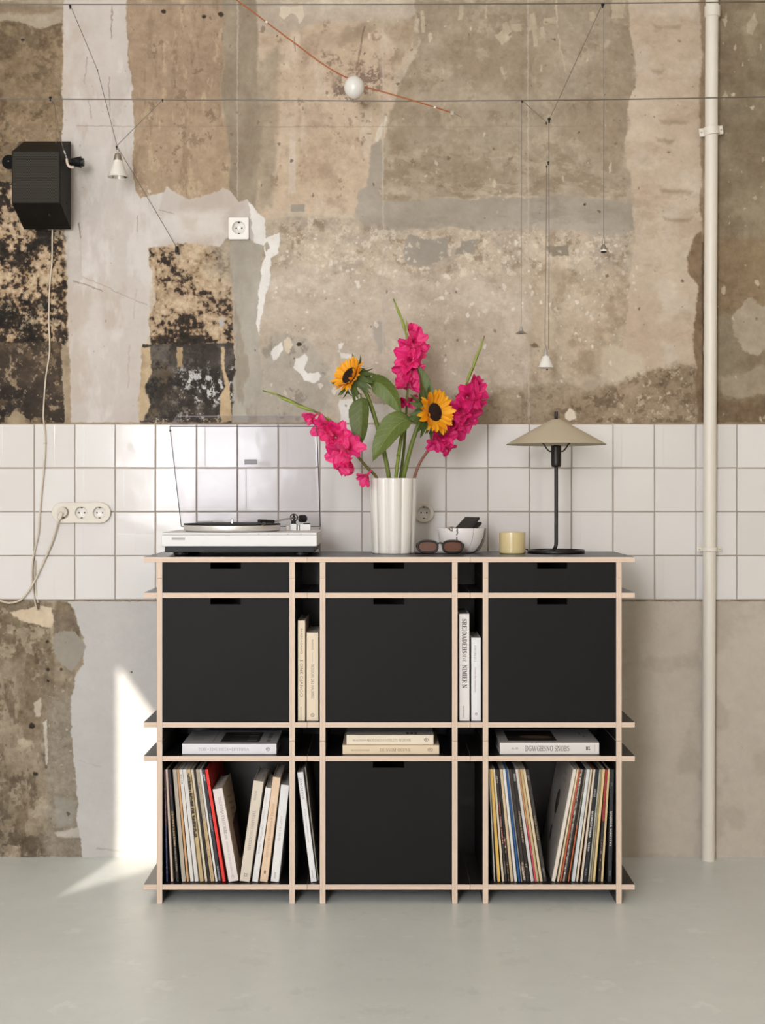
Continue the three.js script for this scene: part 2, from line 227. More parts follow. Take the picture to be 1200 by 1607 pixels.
  line(173, 8, 174, 60, 1.6, 4, crack, 0.55, -0.05); line(172, 118, 173, 180, 1.5, 5, crack, 0.45, -0.05); line(136, 90, 134, 130, 1.3, 5, crack, 0.4, -0.04); line(139, 156, 141, 186, 1.3, 5, crack, 0.35); line(116, 440, 162, 458, 1.4, 4, crack, 0.6, -0.05); line(130, 435, 230, 478, 1.1, 3, crack, 0.35); line(124, 350, 126, 374, 2, 3, crack, 0.8); line(216, 340, 215, 364, 1.2, 3, crack, 0.5); line(248, 329, 274, 336, 1.2, 3, crack, 0.5);
  line(213, 452, 210, 500, 2.2, 5, mottle([186, 174, 162], [194, 182, 170], 20, 5), 0.7); line(203, 540, 201, 610, 2, 5, mottle([182, 168, 154], [192, 180, 166], 20, 5), 0.7); line(125, 300, 126, 420, 2, 4, mottle([184, 172, 160], [194, 182, 170], 20, 5), 0.6);
  // brown and black panels right of the column
  area([[234, 389], [300, 384], [346, 388], [360, 372], [364, 376], [362, 430], [366, 480], [369, 545], [238, 545], [232, 500], [244, 470], [240, 430], [234, 410]], 5, 1.3, -0.02, (x, y) => {
    const d = N(NC, x + 20, y, 40) * 0.42 + N(NC, x, y + 50, 15) * 0.34 + N(NB, y, x, 5) * 0.24 + sm(485, 545, y) * 0.1 - 0.07 * sm(450, 400, y) * sm(290, 262, x) + 0.035 * Math.exp(-(((x - 275) / 26) ** 2));
    ramp(d, [[0.36, [210, 187, 153]], [0.48, [190, 163, 128]], [0.545, [162, 135, 103]], [0.575, [100, 78, 57]], [0.61, [54, 42, 32]], [0.76, [38, 30, 23]]]); over([166, 152, 130], sm(312, 350, x + (N(NC, x, y, 30) - 0.5) * 70) * sm(490, 425, y) * 0.8); grain(x, y, 26);
  });
  area([[224, 540], [300, 540], [366, 538], [369, 580], [364, 672], [220, 672], [223, 600]], 4, 1.2, -0.1, (x, y) => {
    mixC([40, 35, 30], [72, 64, 56], (N(NA, x, y, 40) - 0.5) * 1.8 + 0.5); over([132, 112, 86], sm(0.5, 0.68, N(NC, x, y, 26)) * 0.6 * sm(330, 250, x)); over([104, 98, 92], sm(0.5, 0.7, N(NC, x + 66, y, 18)) * 0.6);
    over([226, 224, 222], sm(0.56, 0.63, N(NC, x * 1.2, y, 8)) * sm(0.4, 0.56, N(NB, x + 20, y, 44)) * sm(555, 585, y) * sm(258, 300, x) * 0.85); over([200, 180, 146], sm(0.62, 0.7, N(NC, x, y + 80, 9)) * sm(630, 655, y) * 0.8); grain(x, y, 18);
  });
  area([[222, 545], [236, 545], [240, 580], [230, 610], [236, 640], [224, 660], [219, 660], [222, 600]], 5, 1.2, 0.05, mottle([190, 164, 124], [204, 180, 142], 30, 16));
  area([[277, 545], [288, 545], [286, 575], [278, 578]], 3, 1, 0.05, mottle([160, 134, 94], [176, 150, 110], 20, 18));
  area([[346, 545], [352, 545], [352, 580], [361, 600], [364, 660], [346, 664], [345, 620], [353, 606], [347, 580]], 3, 1, 0.06, mottle([196, 166, 122], [212, 184, 142], 20, 16));
  area([[342, 502], [350, 496], [352, 508], [345, 514]], 1.5, 1, 0.1, mottle([176, 172, 168], [186, 182, 178], 20, 6));
  area([[362, 378], [414, 380], [410, 440], [404, 520], [410, 600], [404, 664], [364, 664], [369, 560], [366, 480], [362, 430]], 5, 2, -0.04, (x, y) => { mixC([166, 158, 143], [186, 179, 165], (N(NA, x * 2, y * 0.6, 60) - 0.5) * 1.8 + 0.5); over([150, 136, 112], sm(0.6, 0.7, N(NB, x * 2, y * 0.6, 50)) * 0.5); grain(x, y, 9); });
  // torn white lining paper
  const paper = mottle([228, 224, 216], [240, 237, 231], 30, 6);
  area([[388, 314], [400, 330], [414, 345], [416, 372], [440, 366], [438, 396], [428, 402], [424, 440], [416, 470], [406, 524], [402, 506], [406, 460], [412, 420], [418, 400], [414, 384], [398, 380], [394, 350]], 4.5, 0.8, 0.3, paper);
  area([[414, 382], [420, 378], [424, 388], [418, 394]], 2, 0.8, -0.2, mottle([168, 158, 142], [176, 166, 150], 20));
  area([[462, 566], [478, 556], [483, 564], [477, 580], [483, 586], [500, 582], [505, 590], [494, 602], [476, 598], [470, 588], [459, 580]], 4.5, 0.8, 0.35, paper);
  area([[428, 548], [444, 536], [445, 548], [436, 564], [428, 567], [426, 556]], 4.5, 0.8, 0.3, paper);
  area([[446, 534], [456, 528], [459, 540], [452, 556], [448, 550]], 4.5, 0.8, 0.15, mottle([214, 196, 168], [224, 208, 182], 20));
  area([[530, 628], [560, 622], [626, 636], [630, 668], [538, 668], [530, 644]], 9, 1, 0.25, paper);
  area([[530, 552], [540, 553], [556, 556], [552, 562], [536, 562], [532, 540], [540, 536], [538, 546]], 3, 1, 0.2, paper, 0.85);
  area([[440, 10], [476, 8], [479, 26], [472, 37], [464, 22], [456, 20], [446, 30], [439, 24]], 3, 0.9, 0.2, mottle([212, 198, 172], [222, 208, 184], 30, 8));
  area([[590, 206], [606, 182], [607, 190], [599, 212], [592, 222], [588, 220]], 2, 0.9, 0.2, mottle([214, 202, 180], [224, 214, 194], 30, 8));
  area([[454, 322], [478, 320], [476, 340], [468, 346], [454, 340]], 4, 1.5, -0.05, mottle([154, 145, 128], [164, 154, 138], 30, 8));
  area([[420, 330], [552, 336], [556, 342], [430, 342]], 5, 1.2, 0.1, mottle([216, 202, 178], [200, 182, 156], 18), 0.7);
  area([[454, 208], [463, 208], [463, 304], [453, 304]], 2, 1, 0.08, mottle([216, 202, 186], [206, 190, 172], 30), 0.75);
  area([[888, 650], [896, 640], [905, 644], [904, 656], [894, 662], [887, 658]], 4.5, 1, 0.2, mottle([226, 212, 188], [236, 224, 204], 20, 10));
  area([[1172, 38], [1180, 30], [1186, 20], [1188, 36], [1180, 56], [1174, 54]], 6, 1, 0.1, mottle([180, 164, 138], [196, 182, 158], 20));
  // drips and smears of pale paint near the top right
  for (const [x0, y0, x1, y1, w] of [[834, 20, 832, 50, 8], [836, 30, 840, 74, 7], [852, 34, 870, 32, 12], [872, -4, 873, 44, 4], [876, 52, 877, 80, 3], [878, 78, 888, 112, 2.4], [850, 44, 852, 60, 7], [926, 20, 930, 32, 9], [800, 44, 816, 44, 11], [966, -6, 968, 28, 14], [978, -6, 976, 30, 6], [662, 18, 664, 52, 6], [724, 8, 722, 32, 8], [780, 50, 794, 66, 16], [790, 36, 798, 60, 10], [762, 4, 763, 30, 3], [694, 108, 695, 118, 3], [788, 106, 789, 118, 4]]) line(x0, y0, x1, y1, w, 4, mottle([190, 172, 144], [206, 190, 162], 20, 12), 0.8, 0.1);
  // straight joints of old boarding and filled chases
  const joint = mottle([202, 192, 178], [188, 176, 160], 12, 10);
  line(373, -20, 372, 90, 3, 1.5, joint, 0.6, 0.06); line(372, 90, 373, 310, 1.8, 0.8, joint, 0.6, 0.06); line(601, 30, 601, 560, 2.2, 1, joint, 0.75, 0.08); line(828, -10, 829, 666, 2.6, 1, joint, 0.55, 0.06); line(1102, 380, 1103, 664, 2.4, 0.5, mottle([70, 58, 46], [100, 84, 68], 20), 0.8, -0.1);
  line(120, 198, 640, 199, 1.6, 1, mottle([128, 106, 84], [150, 128, 104], 20), 0.35); line(640, 199, 935, 198, 1.6, 1, mottle([128, 106, 84], [150, 128, 104], 20), 0.28); line(0, 664.5, 1200, 664.5, 3.5, 1.2, mottle([150, 124, 92], [186, 164, 134], 20, 24), 0.75, 0.1);
  line(572, 42, 558, 110, 2, 1.5, mottle([104, 84, 68], [130, 106, 86], 20), 0.7, -0.06); line(462, 58, 463, 82, 2, 3, crack, 0.6);
  // lower wall below the tiles
  area([[-200, 944], [430, 944], [430, 1400], [-200, 1400]], 0, 1, 0.05, (x, y) => { mixC([193, 190, 184], [204, 201, 196], N(NA, x * 1.4, y * 0.6, 120)); grain(x, y, 5); });
  area([[430, 944], [1420, 944], [1420, 1400], [430, 1400]], 0, 1, 0.05, (x, y) => { mixC([192, 180, 162], [204, 193, 176], N(NA, x * 1.4, y * 0.6, 120)); over([170, 157, 138], sm(0.6, 0.74, N(NB, x, y, 80)) * 0.4); grain(x, y, 7); });
  area([[-200, 940], [108, 944], [116, 958], [124, 985], [130, 1010], [130, 1042], [118, 1056], [113, 1095], [112, 1150], [117, 1190], [121, 1240], [119, 1290], [127, 1335], [126, 1349], [-200, 1349]], 5, 1.4, -0.16, (x, y) => {
    mixC([134, 118, 94], [168, 151, 125], (N(NA, x * 1.6, y * 0.5, 70) - 0.5) * 1.9 + 0.5); over([100, 84, 64], sm(0.58, 0.7, N(NC, x * 1.5, y * 0.7, 26)) * 0.6); over([112, 94, 68], sm(0.5, 0.64, N(NB, x * 1.8, y * 0.6, 60)) * 0.6); over([194, 178, 150], sm(0.62, 0.7, N(NC, x, y, 30)) * 0.5);
    over([84, 70, 54], sm(0.56, 0.68, N(NC, x, y, 40)) * sm(1210, 1300, y) * 0.7); over([150, 138, 120], sm(60, 84, x + (N(NC, x, y, 24) - 0.5) * 26) * sm(1060, 1120, y) * 0.8); grain(x, y, 30);
  });
  area([[14, 962], [44, 958], [60, 950], [84, 956], [88, 972], [80, 986], [50, 980], [30, 974]], 4, 1.2, 0.16, mottle([206, 182, 148], [220, 199, 168], 30, 12));
  area([[84, 1000], [96, 990], [116, 992], [134, 1012], [131, 1026], [112, 1054], [98, 1046], [84, 1024]], 4, 1.2, 0.2, mottle([150, 143, 128], [162, 154, 139], 40, 6));
  area([[84, 958], [112, 962], [124, 985], [100, 990], [84, 996]], 6, 2, -0.06, (x, y) => { mixC([96, 80, 64], [160, 142, 118], N(NC, x, y, 14)); });
  area([[68, 1134], [74, 1128], [76, 1198], [72, 1202], [70, 1170]], 2, 1, 0.1, mottle([206, 198, 184], [190, 178, 160], 20)); area([[56, 1100], [66, 1096], [64, 1124], [56, 1124]], 5, 1.2, 0.08, mottle([196, 184, 164], [180, 166, 144], 20));
  area([[84, 1308], [122, 1300], [124, 1318], [90, 1316]], 5, 2, 0.08, mottle([204, 198, 188], [186, 176, 160], 20), 0.8); area([[84, 1250], [118, 1258], [112, 1296], [86, 1300]], 5, 3, 0, mottle([150, 146, 132], [160, 156, 142], 30, 8), 0.8);
  line(-100, 1347, 1300, 1349, 4, 2, mottle([206, 203, 196], [190, 184, 174], 20), 0.7, 0.1); line(126, 1194, 160, 1204, 1, 3, mottle([176, 172, 164], [182, 178, 170], 20), 0.8); line(150, 1332, 200, 1340, 3, 3, mottle([160, 152, 140], [180, 172, 160], 12), 0.6);
  line(-100, 942, 1300, 942.5, 2.4, 1, mottle([120, 102, 82], [160, 146, 126], 20), 0.8, -0.1);
  area([[830, 541], [840, 539], [846, 544], [838, 547]], 3, 2, -0.05, mottle([104, 84, 62], [124, 102, 78], 10), 0.8);
  // flecks of paint, pits, nail holes
  const fleck = (n, x0, x1, y0, y1, r0, r1, colour, tall, lift, alpha = 0.9) => { for (let i = 0; i < n; i++) { const x = rr(x0, x1), y = rr(y0, y1), r = r0 + (r1 - r0) * rnd() ** 3, h = r * rr(0.6, tall), k = rr(-0.5, 0.5) * r; area(Array.from({ length: 9 }, (_, q) => { const a = q / 9 * 6.283, e = rr(0.45, 1.15); return [x + Math.cos(a) * r * e + k * Math.sin(a) * 0.5, y + Math.sin(a) * h * e]; }), r * 0.9, 0.7, lift, colour, alpha * rr(0.5, 1)); } };
  seed = 41;
  const pale = mottle([222, 212, 196], [236, 228, 216], 20, 8), cream = mottle([212, 196, 168], [222, 208, 182], 20, 8), pit = mottle([84, 66, 48], [120, 98, 74], 12, 8), umber = mottle([118, 96, 72], [146, 122, 96], 14, 10);
  fleck(130, 610, 1000, 372, 500, 0.8, 5, pale, 1.5, 0.15); fleck(70, 420, 620, 370, 470, 0.8, 4.5, pale, 1.5, 0.15); fleck(150, 420, 830, 360, 640, 0.7, 5, pale, 1.8, 0.15); fleck(90, 830, 1000, 380, 600, 0.7, 4, pale, 1.8, 0.15); fleck(70, 430, 980, 30, 340, 0.7, 4, cream, 3, 0.12); fleck(90, 600, 980, 362, 425, 0.8, 5.5, cream, 1.4, 0.15); fleck(36, 1120, 1200, 20, 660, 0.9, 5.5, cream, 2.4, 0.1); fleck(26, 204, 240, 265, 320, 1, 4, cream, 1.2, 0.1); fleck(30, 1000, 1100, 560, 660, 1, 3.5, cream, 1.4, 0.1);
  fleck(120, 400, 1000, 20, 650, 0.8, 3.4, pit, 1.6, -0.15, 0.8); fleck(60, 220, 420, 20, 320, 0.8, 3.6, umber, 2, -0.1, 0.7); fleck(40, 1000, 1200, 20, 650, 0.8, 3.4, pit, 1.5, -0.12, 0.75); fleck(26, 100, 220, 20, 650, 0.6, 2, pit, 2, -0.08, 0.5); fleck(40, 0, 110, 960, 1330, 0.8, 4, pit, 1.5, -0.15, 0.85); fleck(22, 130, 1200, 960, 1330, 0.6, 1.8, umber, 1.4, -0.1, 0.6); fleck(36, 60, 124, 1050, 1330, 0.8, 3, cream, 1.5, 0.1, 0.7); fleck(30, 600, 980, 245, 310, 1, 5, umber, 0.8, -0.1, 0.6);
  for (const [x, y, r] of [[75, 1007, 2.6], [75, 1051, 3.4], [95, 1051, 2.2], [75, 1069, 2], [51, 1138, 5], [55, 1214, 4], [346, 22, 5], [320, 26, 3.6], [256, 19, 4], [36, 63, 2.5], [917, 321, 2], [30, 406, 6], [206, 1055, 1.4], [469, 541, 4]]) area(Array.from({ length: 8 }, (_, q) => [x + Math.cos(q * 0.785) * r, y + Math.sin(q * 0.785) * r * 0.85]), r * 0.5, 0.8, -0.3, mottle([36, 27, 20], [58, 44, 32], 8, 8), 0.9);
  const data = new Uint8Array(TW * TH * 4), relief = new Uint8Array(TW * TH * 4);
  for (let q = 0; q < TW * TH; q++) {
    const grey = (col[q * 3] + col[q * 3 + 1] + col[q * 3 + 2]) / 3; for (let k = 0; k < 3; k++) data[q * 4 + k] = clamp(lerp(col[q * 3 + k], grey, 0.16), 0, 255);
    const i = q % TW, j = (q / TW) | 0, h = hgt[q] + (N(NC, i, j, 60) - 0.5) * 0.16 + (N(NC, i, j, 16) - 0.5) * 0.1;
    relief[q * 4] = relief[q * 4 + 1] = relief[q * 4 + 2] = clamp(h * 170, 0, 255); data[q * 4 + 3] = relief[q * 4 + 3] = 255;
  }
  return [dataTex(data, TW, TH, true, THREE.MirroredRepeatWrapping), dataTex(relief, TW, TH, false, THREE.MirroredRepeatWrapping)];
};
const [wallMap, wallRelief] = paintWall();

// ---------------------------------------------------------------- materials
const M = {};
M.wall = std(0xf8f8f8, 0.9, { map: wallMap, bumpMap: wallRelief, bumpScale: 0.006 });
M.paint = std(0xe4e0d8, 0.9);
M.ceiling = std(0xe9e6e0, 0.9);
M.floor = std(0xffffff, 0.42, {
  map: noiseTex(1024, (x, y) => { const a = (N(NA, x, y, 300) - 0.5) * 9 + (N(NC, x + 60, y, 90) - 0.5) * 7 + (N(NC, y, x, 14) - 0.5) * 5 - sm(0.7, 0.78, N(NC, x + 7, y + 400, 46)) * 6 + sm(0.73, 0.8, N(NC, x + 300, y, 40)) * 7; return [220 + a, 224 + a, 219 + a]; }, true, THREE.MirroredRepeatWrapping),
  roughnessMap: noiseTex(512, (x, y) => { const a = 200 + (N(NA, x, y, 160) - 0.5) * 130 + (N(NC, x, y, 40) - 0.5) * 60; return [a, clamp(a, 90, 255), a]; }, false, THREE.MirroredRepeatWrapping),
});
M.grout = std(0xb0a496, 0.95, { bumpMap: noiseTex(256, (x, y) => { const a = N(NC, x, y, 20) * 255; return [a, a, a]; }), bumpScale: 0.0006 });
const tileBump = noiseTex(256, (x, y) => { const a = N(NA, x, y, 200) * 255; return [a, a, a]; });
M.tiles = [0xdfdcd9, 0xe1dfdc, 0xdbd8d4, 0xe0ddd9].map((c) => phys(c, 0.12, { bumpMap: tileBump, bumpScale: 0.0016, specularIntensity: 0.6 }));
M.ply = std(0xffffff, 0.62, { map: noiseTex(256, (x, y) => { const ply = Math.floor(y / 256 * 9) % 2, a = (N(NC, x * 0.25, y * 3, 60) - 0.5) * 26 + (N(NA, x, y * 0.5, 120) - 0.5) * 14; return [ply ? 210 + a : 222 + a * 0.7, ply ? 187 + a : 201 + a * 0.8, ply ? 166 + a : 182 + a]; }, true) });
M.black = phys(0x1f1b19, 0.34, { specularIntensity: 1 });
M.front = phys(0x101010, 0.55, { specularIntensity: 0.4, bumpMap: noiseTex(256, (x, y) => { const a = N(NC, x, y, 10) * 255; return [a, a, a]; }), bumpScale: 0.00004 });
M.inside = std(0x141414, 0.7);
M.whiteGloss = phys(0xe4e4e3, 0.42, { specularIntensity: 0.7 });
M.plastic = phys(0xe4e0d8, 0.35);
M.darkPlastic = phys(0x171717, 0.45, { specularIntensity: 0.6 });
M.steel = std(0xb9b6b0, 0.28, { metalness: 1 });
M.brushed = std(0xb3aca2, 0.36, { metalness: 1 });
M.chrome = std(0xd8d8d8, 0.12, { metalness: 1 });
M.wire = std(0x77706a, 0.4, { metalness: 0.7 });
M.darkMetal = std(0x1b1716, 0.42, { metalness: 0.25 });
M.rubber = std(0x151515, 0.75);
M.lidClear = phys(0xf3f3f6, 0.02, { transmission: 1, thickness: 0, ior: 1.3 });
M.lidEdge = std(0x4c4c58, 0.3);
M.pipe = phys(0xe4ded2, 0.4);
M.cable = std(0xcfc3b0, 0.6);
M.hole = std(0x120e0c, 0.8);

// ---------------------------------------------------------------- the room
const T = 0.2;
struct('floor', metricUV(span(LEFT - T, RIGHT + T, -0.2, 0, BACK - T, FRONT + T), false, 0.42, 0.42), M.floor);
struct('ceiling', span(LEFT - T, RIGHT + T, TOP, TOP + 0.2, BACK - T, FRONT + T), M.ceiling);
const wallGeo = span(LEFT - T, RIGHT + T, 0, TOP, BACK - T, BACK);
{ const p = wallGeo.attributes.position, uv = wallGeo.attributes.uv, k = FOCAL / (DIST - BACK);
  for (let i = 0; i < p.count; i++) uv.setXY(i, (p.getX(i) * k + VX - WX0) / WW, 1 - ((EYE - p.getY(i)) * k + VY - WY0) / WH); }
const wall = struct('wall_back', wallGeo, M.wall);
struct('wall_left', span(LEFT - T, LEFT, 0, TOP, BACK, FRONT + T), M.paint);
struct('wall_right', span(RIGHT, RIGHT + T, 0, TOP, BACK, FRONT + T), std(0xd2c3ad, 0.9));
{ const parts = [], [a, b] = WIN; // the wall behind the camera, around its two windows
  parts.push(span(LEFT, a[0], 0, TOP, FRONT, FRONT + T), span(a[1], b[0], 0, TOP, FRONT, FRONT + T), span(b[1], RIGHT, 0, TOP, FRONT, FRONT + T));
  for (const [x0, x1, y0, y1] of WIN) parts.push(span(x0, x1, 0, y0, FRONT, FRONT + T), span(x0, x1, y1, TOP, FRONT, FRONT + T));
  struct('wall_front', merge(parts), M.paint); }
WIN.forEach(([x0, x1, y0, y1], i) => {
  const f = 0.05, z0 = FRONT - 0.02, z1 = FRONT + 0.03, w = struct(`window_${i + 1}`, merge(span(x0 - 0.04, x0, y0, y1, z0, z1), span(x1, x1 + 0.04, y0, y1, z0, z1), span(x0 - 0.04, x1 + 0.04, y0 - 0.04, y0, z0, z1), span(x0 - 0.04, x1 + 0.04, y1, y1 + 0.04, z0, z1)), M.whiteGloss);
  const xs = i ? x0 : x0 + 0.2;
  mesh('glazing_bar', span((xs + x1) / 2 - 0.02, (xs + x1) / 2 + 0.02, y0, y1, z0, z1), M.whiteGloss, w);
  for (const t of [0.33, 0.67]) mesh('glazing_bar', span(xs, x1, lerp(y0, y1, t) - 0.014, lerp(y0, y1, t) + 0.014, z0, z1), M.whiteGloss, w);
  // lined curtain hung across the opening; on the first window it is drawn back from one jamb, which lets a blade of sun through
  const s = new THREE.Shape();
  if (i) { s.moveTo(x0 - 0.1, y0 - 0.1); s.lineTo(x1 + 0.1, y0 - 0.1); s.lineTo(x1 + 0.1, y1 + 0.1); s.lineTo(x0 - 0.1, y1 + 0.1); }
  else { s.moveTo(x0 - 0.1, y0 - 0.1); s.lineTo(x1 + 0.1, y0 - 0.1); s.lineTo(x1 + 0.1, y1 + 0.1); s.lineTo(x0 - 0.1, y1 + 0.1); s.lineTo(x0 - 0.1, 2.62); s.lineTo(x0, 2.56); s.lineTo(x0 + 0.11, 2.41); s.quadraticCurveTo(x0 + 0.33, 2.15, x0 + 0.18, 1.915); s.lineTo(x0, 1.82); s.lineTo(x0 - 0.1, 1.77); }
  mesh('curtain', new THREE.ExtrudeGeometry(s, { depth: 0.012, bevelEnabled: false }).translate(0, 0, FRONT + 0.1), M.paint, w);
});

// wall tiles: four courses of square glazed tiles with recessed joints
const tileX = [-333, -268, -203, -138, -73, -9, 54.5, 118, 181.3, 244.5, 309, 373, 437, 502, 568, 633, 699.5, 765, 830, 896, 961, 1026, 1091, 1155, 1219, 1284, 1349, 1414, 1479, 1544], tileY = [665.5, 734.5, 803, 872, 941];
{ const wy = (p) => Y(p, BACK), wx = (p) => X(p, BACK);
  mesh('grout', span(wx(tileX[0]), wx(tileX.at(-1)), wy(941), wy(665.5), BACK - 0.002, BACK + 0.003), M.grout, wall);
  const tw = 0.1235, th = 0.1305, s = new THREE.Shape().moveTo(-tw / 2, -th / 2).lineTo(tw / 2, -th / 2).lineTo(tw / 2, th / 2).lineTo(-tw / 2, th / 2);
  const g = new THREE.ExtrudeGeometry(s, { depth: 0.004, bevelEnabled: true, bevelSegments: 2, bevelSize: 0.0016, bevelThickness: 0.0016, bevelOffset: -0.0016 }).translate(0, 0, -0.0045);
  { const p = g.attributes.position, uv = g.attributes.uv; for (let i = 0; i < p.count; i++) uv.setXY(i, p.getX(i) * 3, p.getY(i) * 3); }
  const vars = [0, 1, 2, 3, 4].map((k) => { const q = g.clone(), uv = q.attributes.uv; for (let i = 0; i < uv.count; i++) uv.setXY(i, uv.getX(i) + k * 0.37, uv.getY(i) + k * 0.21); return q; });
  seed = 99;
  for (let r = 0; r < 4; r++) for (let c = 0; c + 1 < tileX.length; c++) {
    const x0 = wx(tileX[c]), x1 = wx(tileX[c + 1]), y0 = wy(tileY[r + 1]), y1 = wy(tileY[r]), w = x1 - x0 - 0.0034, h = y1 - y0 - 0.0034;
    const t = mesh('tile', vars[Math.floor(rnd() * 5)], M.tiles[Math.floor(rnd() * 4)], wall);
    t.position.set((x0 + x1) / 2 + rr(-0.0005, 0.0005), (y0 + y1) / 2 + rr(-0.0005, 0.0005), BACK + 0.0065 + rr(-0.0006, 0.0006));
    t.scale.set(w / tw, h / th, 1); t.rotation.set(rr(-0.009, 0.009), rr(-0.009, 0.009), rr(-0.003, 0.003));
  } }

// ---------------------------------------------------------------- the plywood shelving unit
const DEPTH = 0.35, TH_B = 0.0147, lam = 0.0004;
const shelfTop = [874, 930, 1133.3, 1186.3, 1388].map((p) => Y(p)), upX = [250.2, 458.3, 506, 713.3, 761.6, 970.8].map((p) => X(p)), seamX = [225, 482, 737.5, 996].map((p) => X(p));
const unit = thing('shelving_unit', 'long black laminate shelving unit with bare plywood edges and black flap fronts against the wall', 'shelf unit', V(0, 0, 0));
{ const plyBoard = (w, h, d, vertical) => metricUV(box(w, h, d), vertical, 3, 1 / TH_B);
  for (const y of shelfTop) for (let k = 0; k < 3; k++) {
    const w = seamX[k + 1] - seamX[k] - 0.0011, b = mesh('shelf', plyBoard(w, TH_B - lam * 2, DEPTH, false), M.ply, unit);
    { const uv = b.geometry.attributes.uv; for (let i = 0; i < uv.count; i++) uv.setY(i, uv.getY(i) + 0.5); }
    b.position.set((seamX[k] + seamX[k + 1]) / 2, y - TH_B / 2, -DEPTH / 2);
    mesh('laminate', merge(box(w - 0.0004, lam, DEPTH - 0.0004, 0, TH_B / 2 - lam / 2, 0), box(w - 0.0004, lam, DEPTH - 0.0004, 0, -TH_B / 2 + lam / 2, 0)), M.black, b);
  }
  const cuts = [0, Y(1163), Y(907), shelfTop[0] - TH_B];
  for (const x of upX) for (let k = 0; k < 3; k++) {
    const h = cuts[k + 1] - cuts[k] - (k < 2 ? 0.0013 : 0), b = mesh('upright', plyBoard(TH_B + 0.0008 - lam * 2, h, DEPTH, true), M.ply, unit);
    { const uv = b.geometry.attributes.uv; for (let i = 0; i < uv.count; i++) uv.setY(i, uv.getY(i) + 0.5); }
    b.position.set(x, (cuts[k] + cuts[k + 1]) / 2, -DEPTH / 2 + 0.0005);
    mesh('laminate', merge(box(lam, h - 0.0002, DEPTH - 0.0006, TH_B / 2 + 0.0002, 0, 0), box(lam, h - 0.0002, DEPTH - 0.0006, -TH_B / 2 - 0.0002, 0, 0)), M.black, b);
  }
  for (let c = 0; c < 5; c++) for (let r = 0; r < 4; r++) mesh('back_panel', span(upX[c], upX[c + 1], shelfTop[r + 1] - 0.004, shelfTop[r] - TH_B + 0.004, -DEPTH + 0.002, -DEPTH + 0.006), M.black, unit);
  const flap = (c, r, name, nx0, nx1, nh) => {   // a front with a grip notch cut out of its upper edge
    const g = 0.0012, x0 = upX[c] + TH_B / 2 + g, x1 = upX[c + 1] - TH_B / 2 - g, y0 = shelfTop[r + 1] + g, y1 = shelfTop[r] - TH_B - g, q = 0.003, s = new THREE.Shape();
    s.moveTo(x0 + q, y0); s.lineTo(x1 - q, y0); s.quadraticCurveTo(x1, y0, x1, y0 + q); s.lineTo(x1, y1 - q); s.quadraticCurveTo(x1, y1, x1 - q, y1); s.lineTo(nx1 + q, y1); s.quadraticCurveTo(nx1, y1, nx1, y1 - q); s.lineTo(nx1, y1 - nh); s.lineTo(nx0, y1 - nh); s.lineTo(nx0, y1 - q); s.quadraticCurveTo(nx0, y1, nx0 - q, y1); s.lineTo(x0 + q, y1); s.quadraticCurveTo(x0, y1, x0, y1 - q); s.lineTo(x0, y0 + q); s.quadraticCurveTo(x0, y0, x0 + q, y0);
    const d = mesh(name, metricUV(new THREE.ExtrudeGeometry(s, { depth: 0.013, bevelEnabled: true, bevelSegments: 2, bevelSize: 0.0007, bevelThickness: 0.0007, bevelOffset: -0.0007 }).translate(0, 0, -0.0165), false, 6, 6), M.front, unit);
    if (name === 'drawer') mesh('drawer_box', merge(span(x0 + 0.006, x0 + 0.014, y0 + 0.003, y1 - 0.012, -0.32, -0.0172), span(x1 - 0.014, x1 - 0.006, y0 + 0.003, y1 - 0.012, -0.32, -0.0172), span(x0 + 0.014, x1 - 0.014, y0 + 0.003, y0 + 0.007, -0.32, -0.0172), span(x0 + 0.014, x1 - 0.014, y0 + 0.007, y1 - 0.012, -0.32, -0.312)), M.inside, d);
  };
  [[0, 330, 377.5], [2, 586, 634], [4, 843, 890]].forEach(([c, a, b]) => { flap(c, 0, 'drawer', X(a), X(b), 0.0165); flap(c, 1, 'flap_door', X(a), X(b), 0.0165); });
  flap(2, 3, 'flap_door', X(585), X(634), 0.0172); }
const TOPY = shelfTop[0];

// ---------------------------------------------------------------- books and record sleeves
const pageTex = noiseTex(128, (x, y) => { const a = (N(NC, x * 6, y * 0.2, 30) - 0.5) * 60; return [214 + a, 206 + a, 194 + a]; }, true);
M.pages = std(0xffffff, 0.85, { map: pageTex });
const spineTex = (bg, draw, long = 512, wide = 64) => canvasTex(wide, long, (g) => { g.fillStyle = bg; g.fillRect(0, 0, wide, long); g.translate(wide / 2, 0); g.rotate(Math.PI / 2); g.textBaseline = 'middle'; g.textAlign = 'left'; draw(g, long, wide); });
const word = (g, text, x, size, font = 'serif', fill = '#5a5650', y = 0, stretch = 1, weight = '') => { g.save(); g.translate(x, y); g.scale(stretch, 1); g.font = `${weight} ${size}px ${font}`; g.fillStyle = fill; g.fillText(text, 0, 0); g.restore(); };
const dot = (g, x, r, fill = '#5a5650') => { g.strokeStyle = fill; g.lineWidth = 2.5; g.beginPath(); g.arc(x, 0, r, 0, 7); g.stroke(); g.fillStyle = fill; g.fillRect(x - r * 0.4, -r * 0.45, r * 0.8, r * 0.3); g.fillRect(x - r * 0.4, r * 0.05, r * 0.5, r * 0.3); };
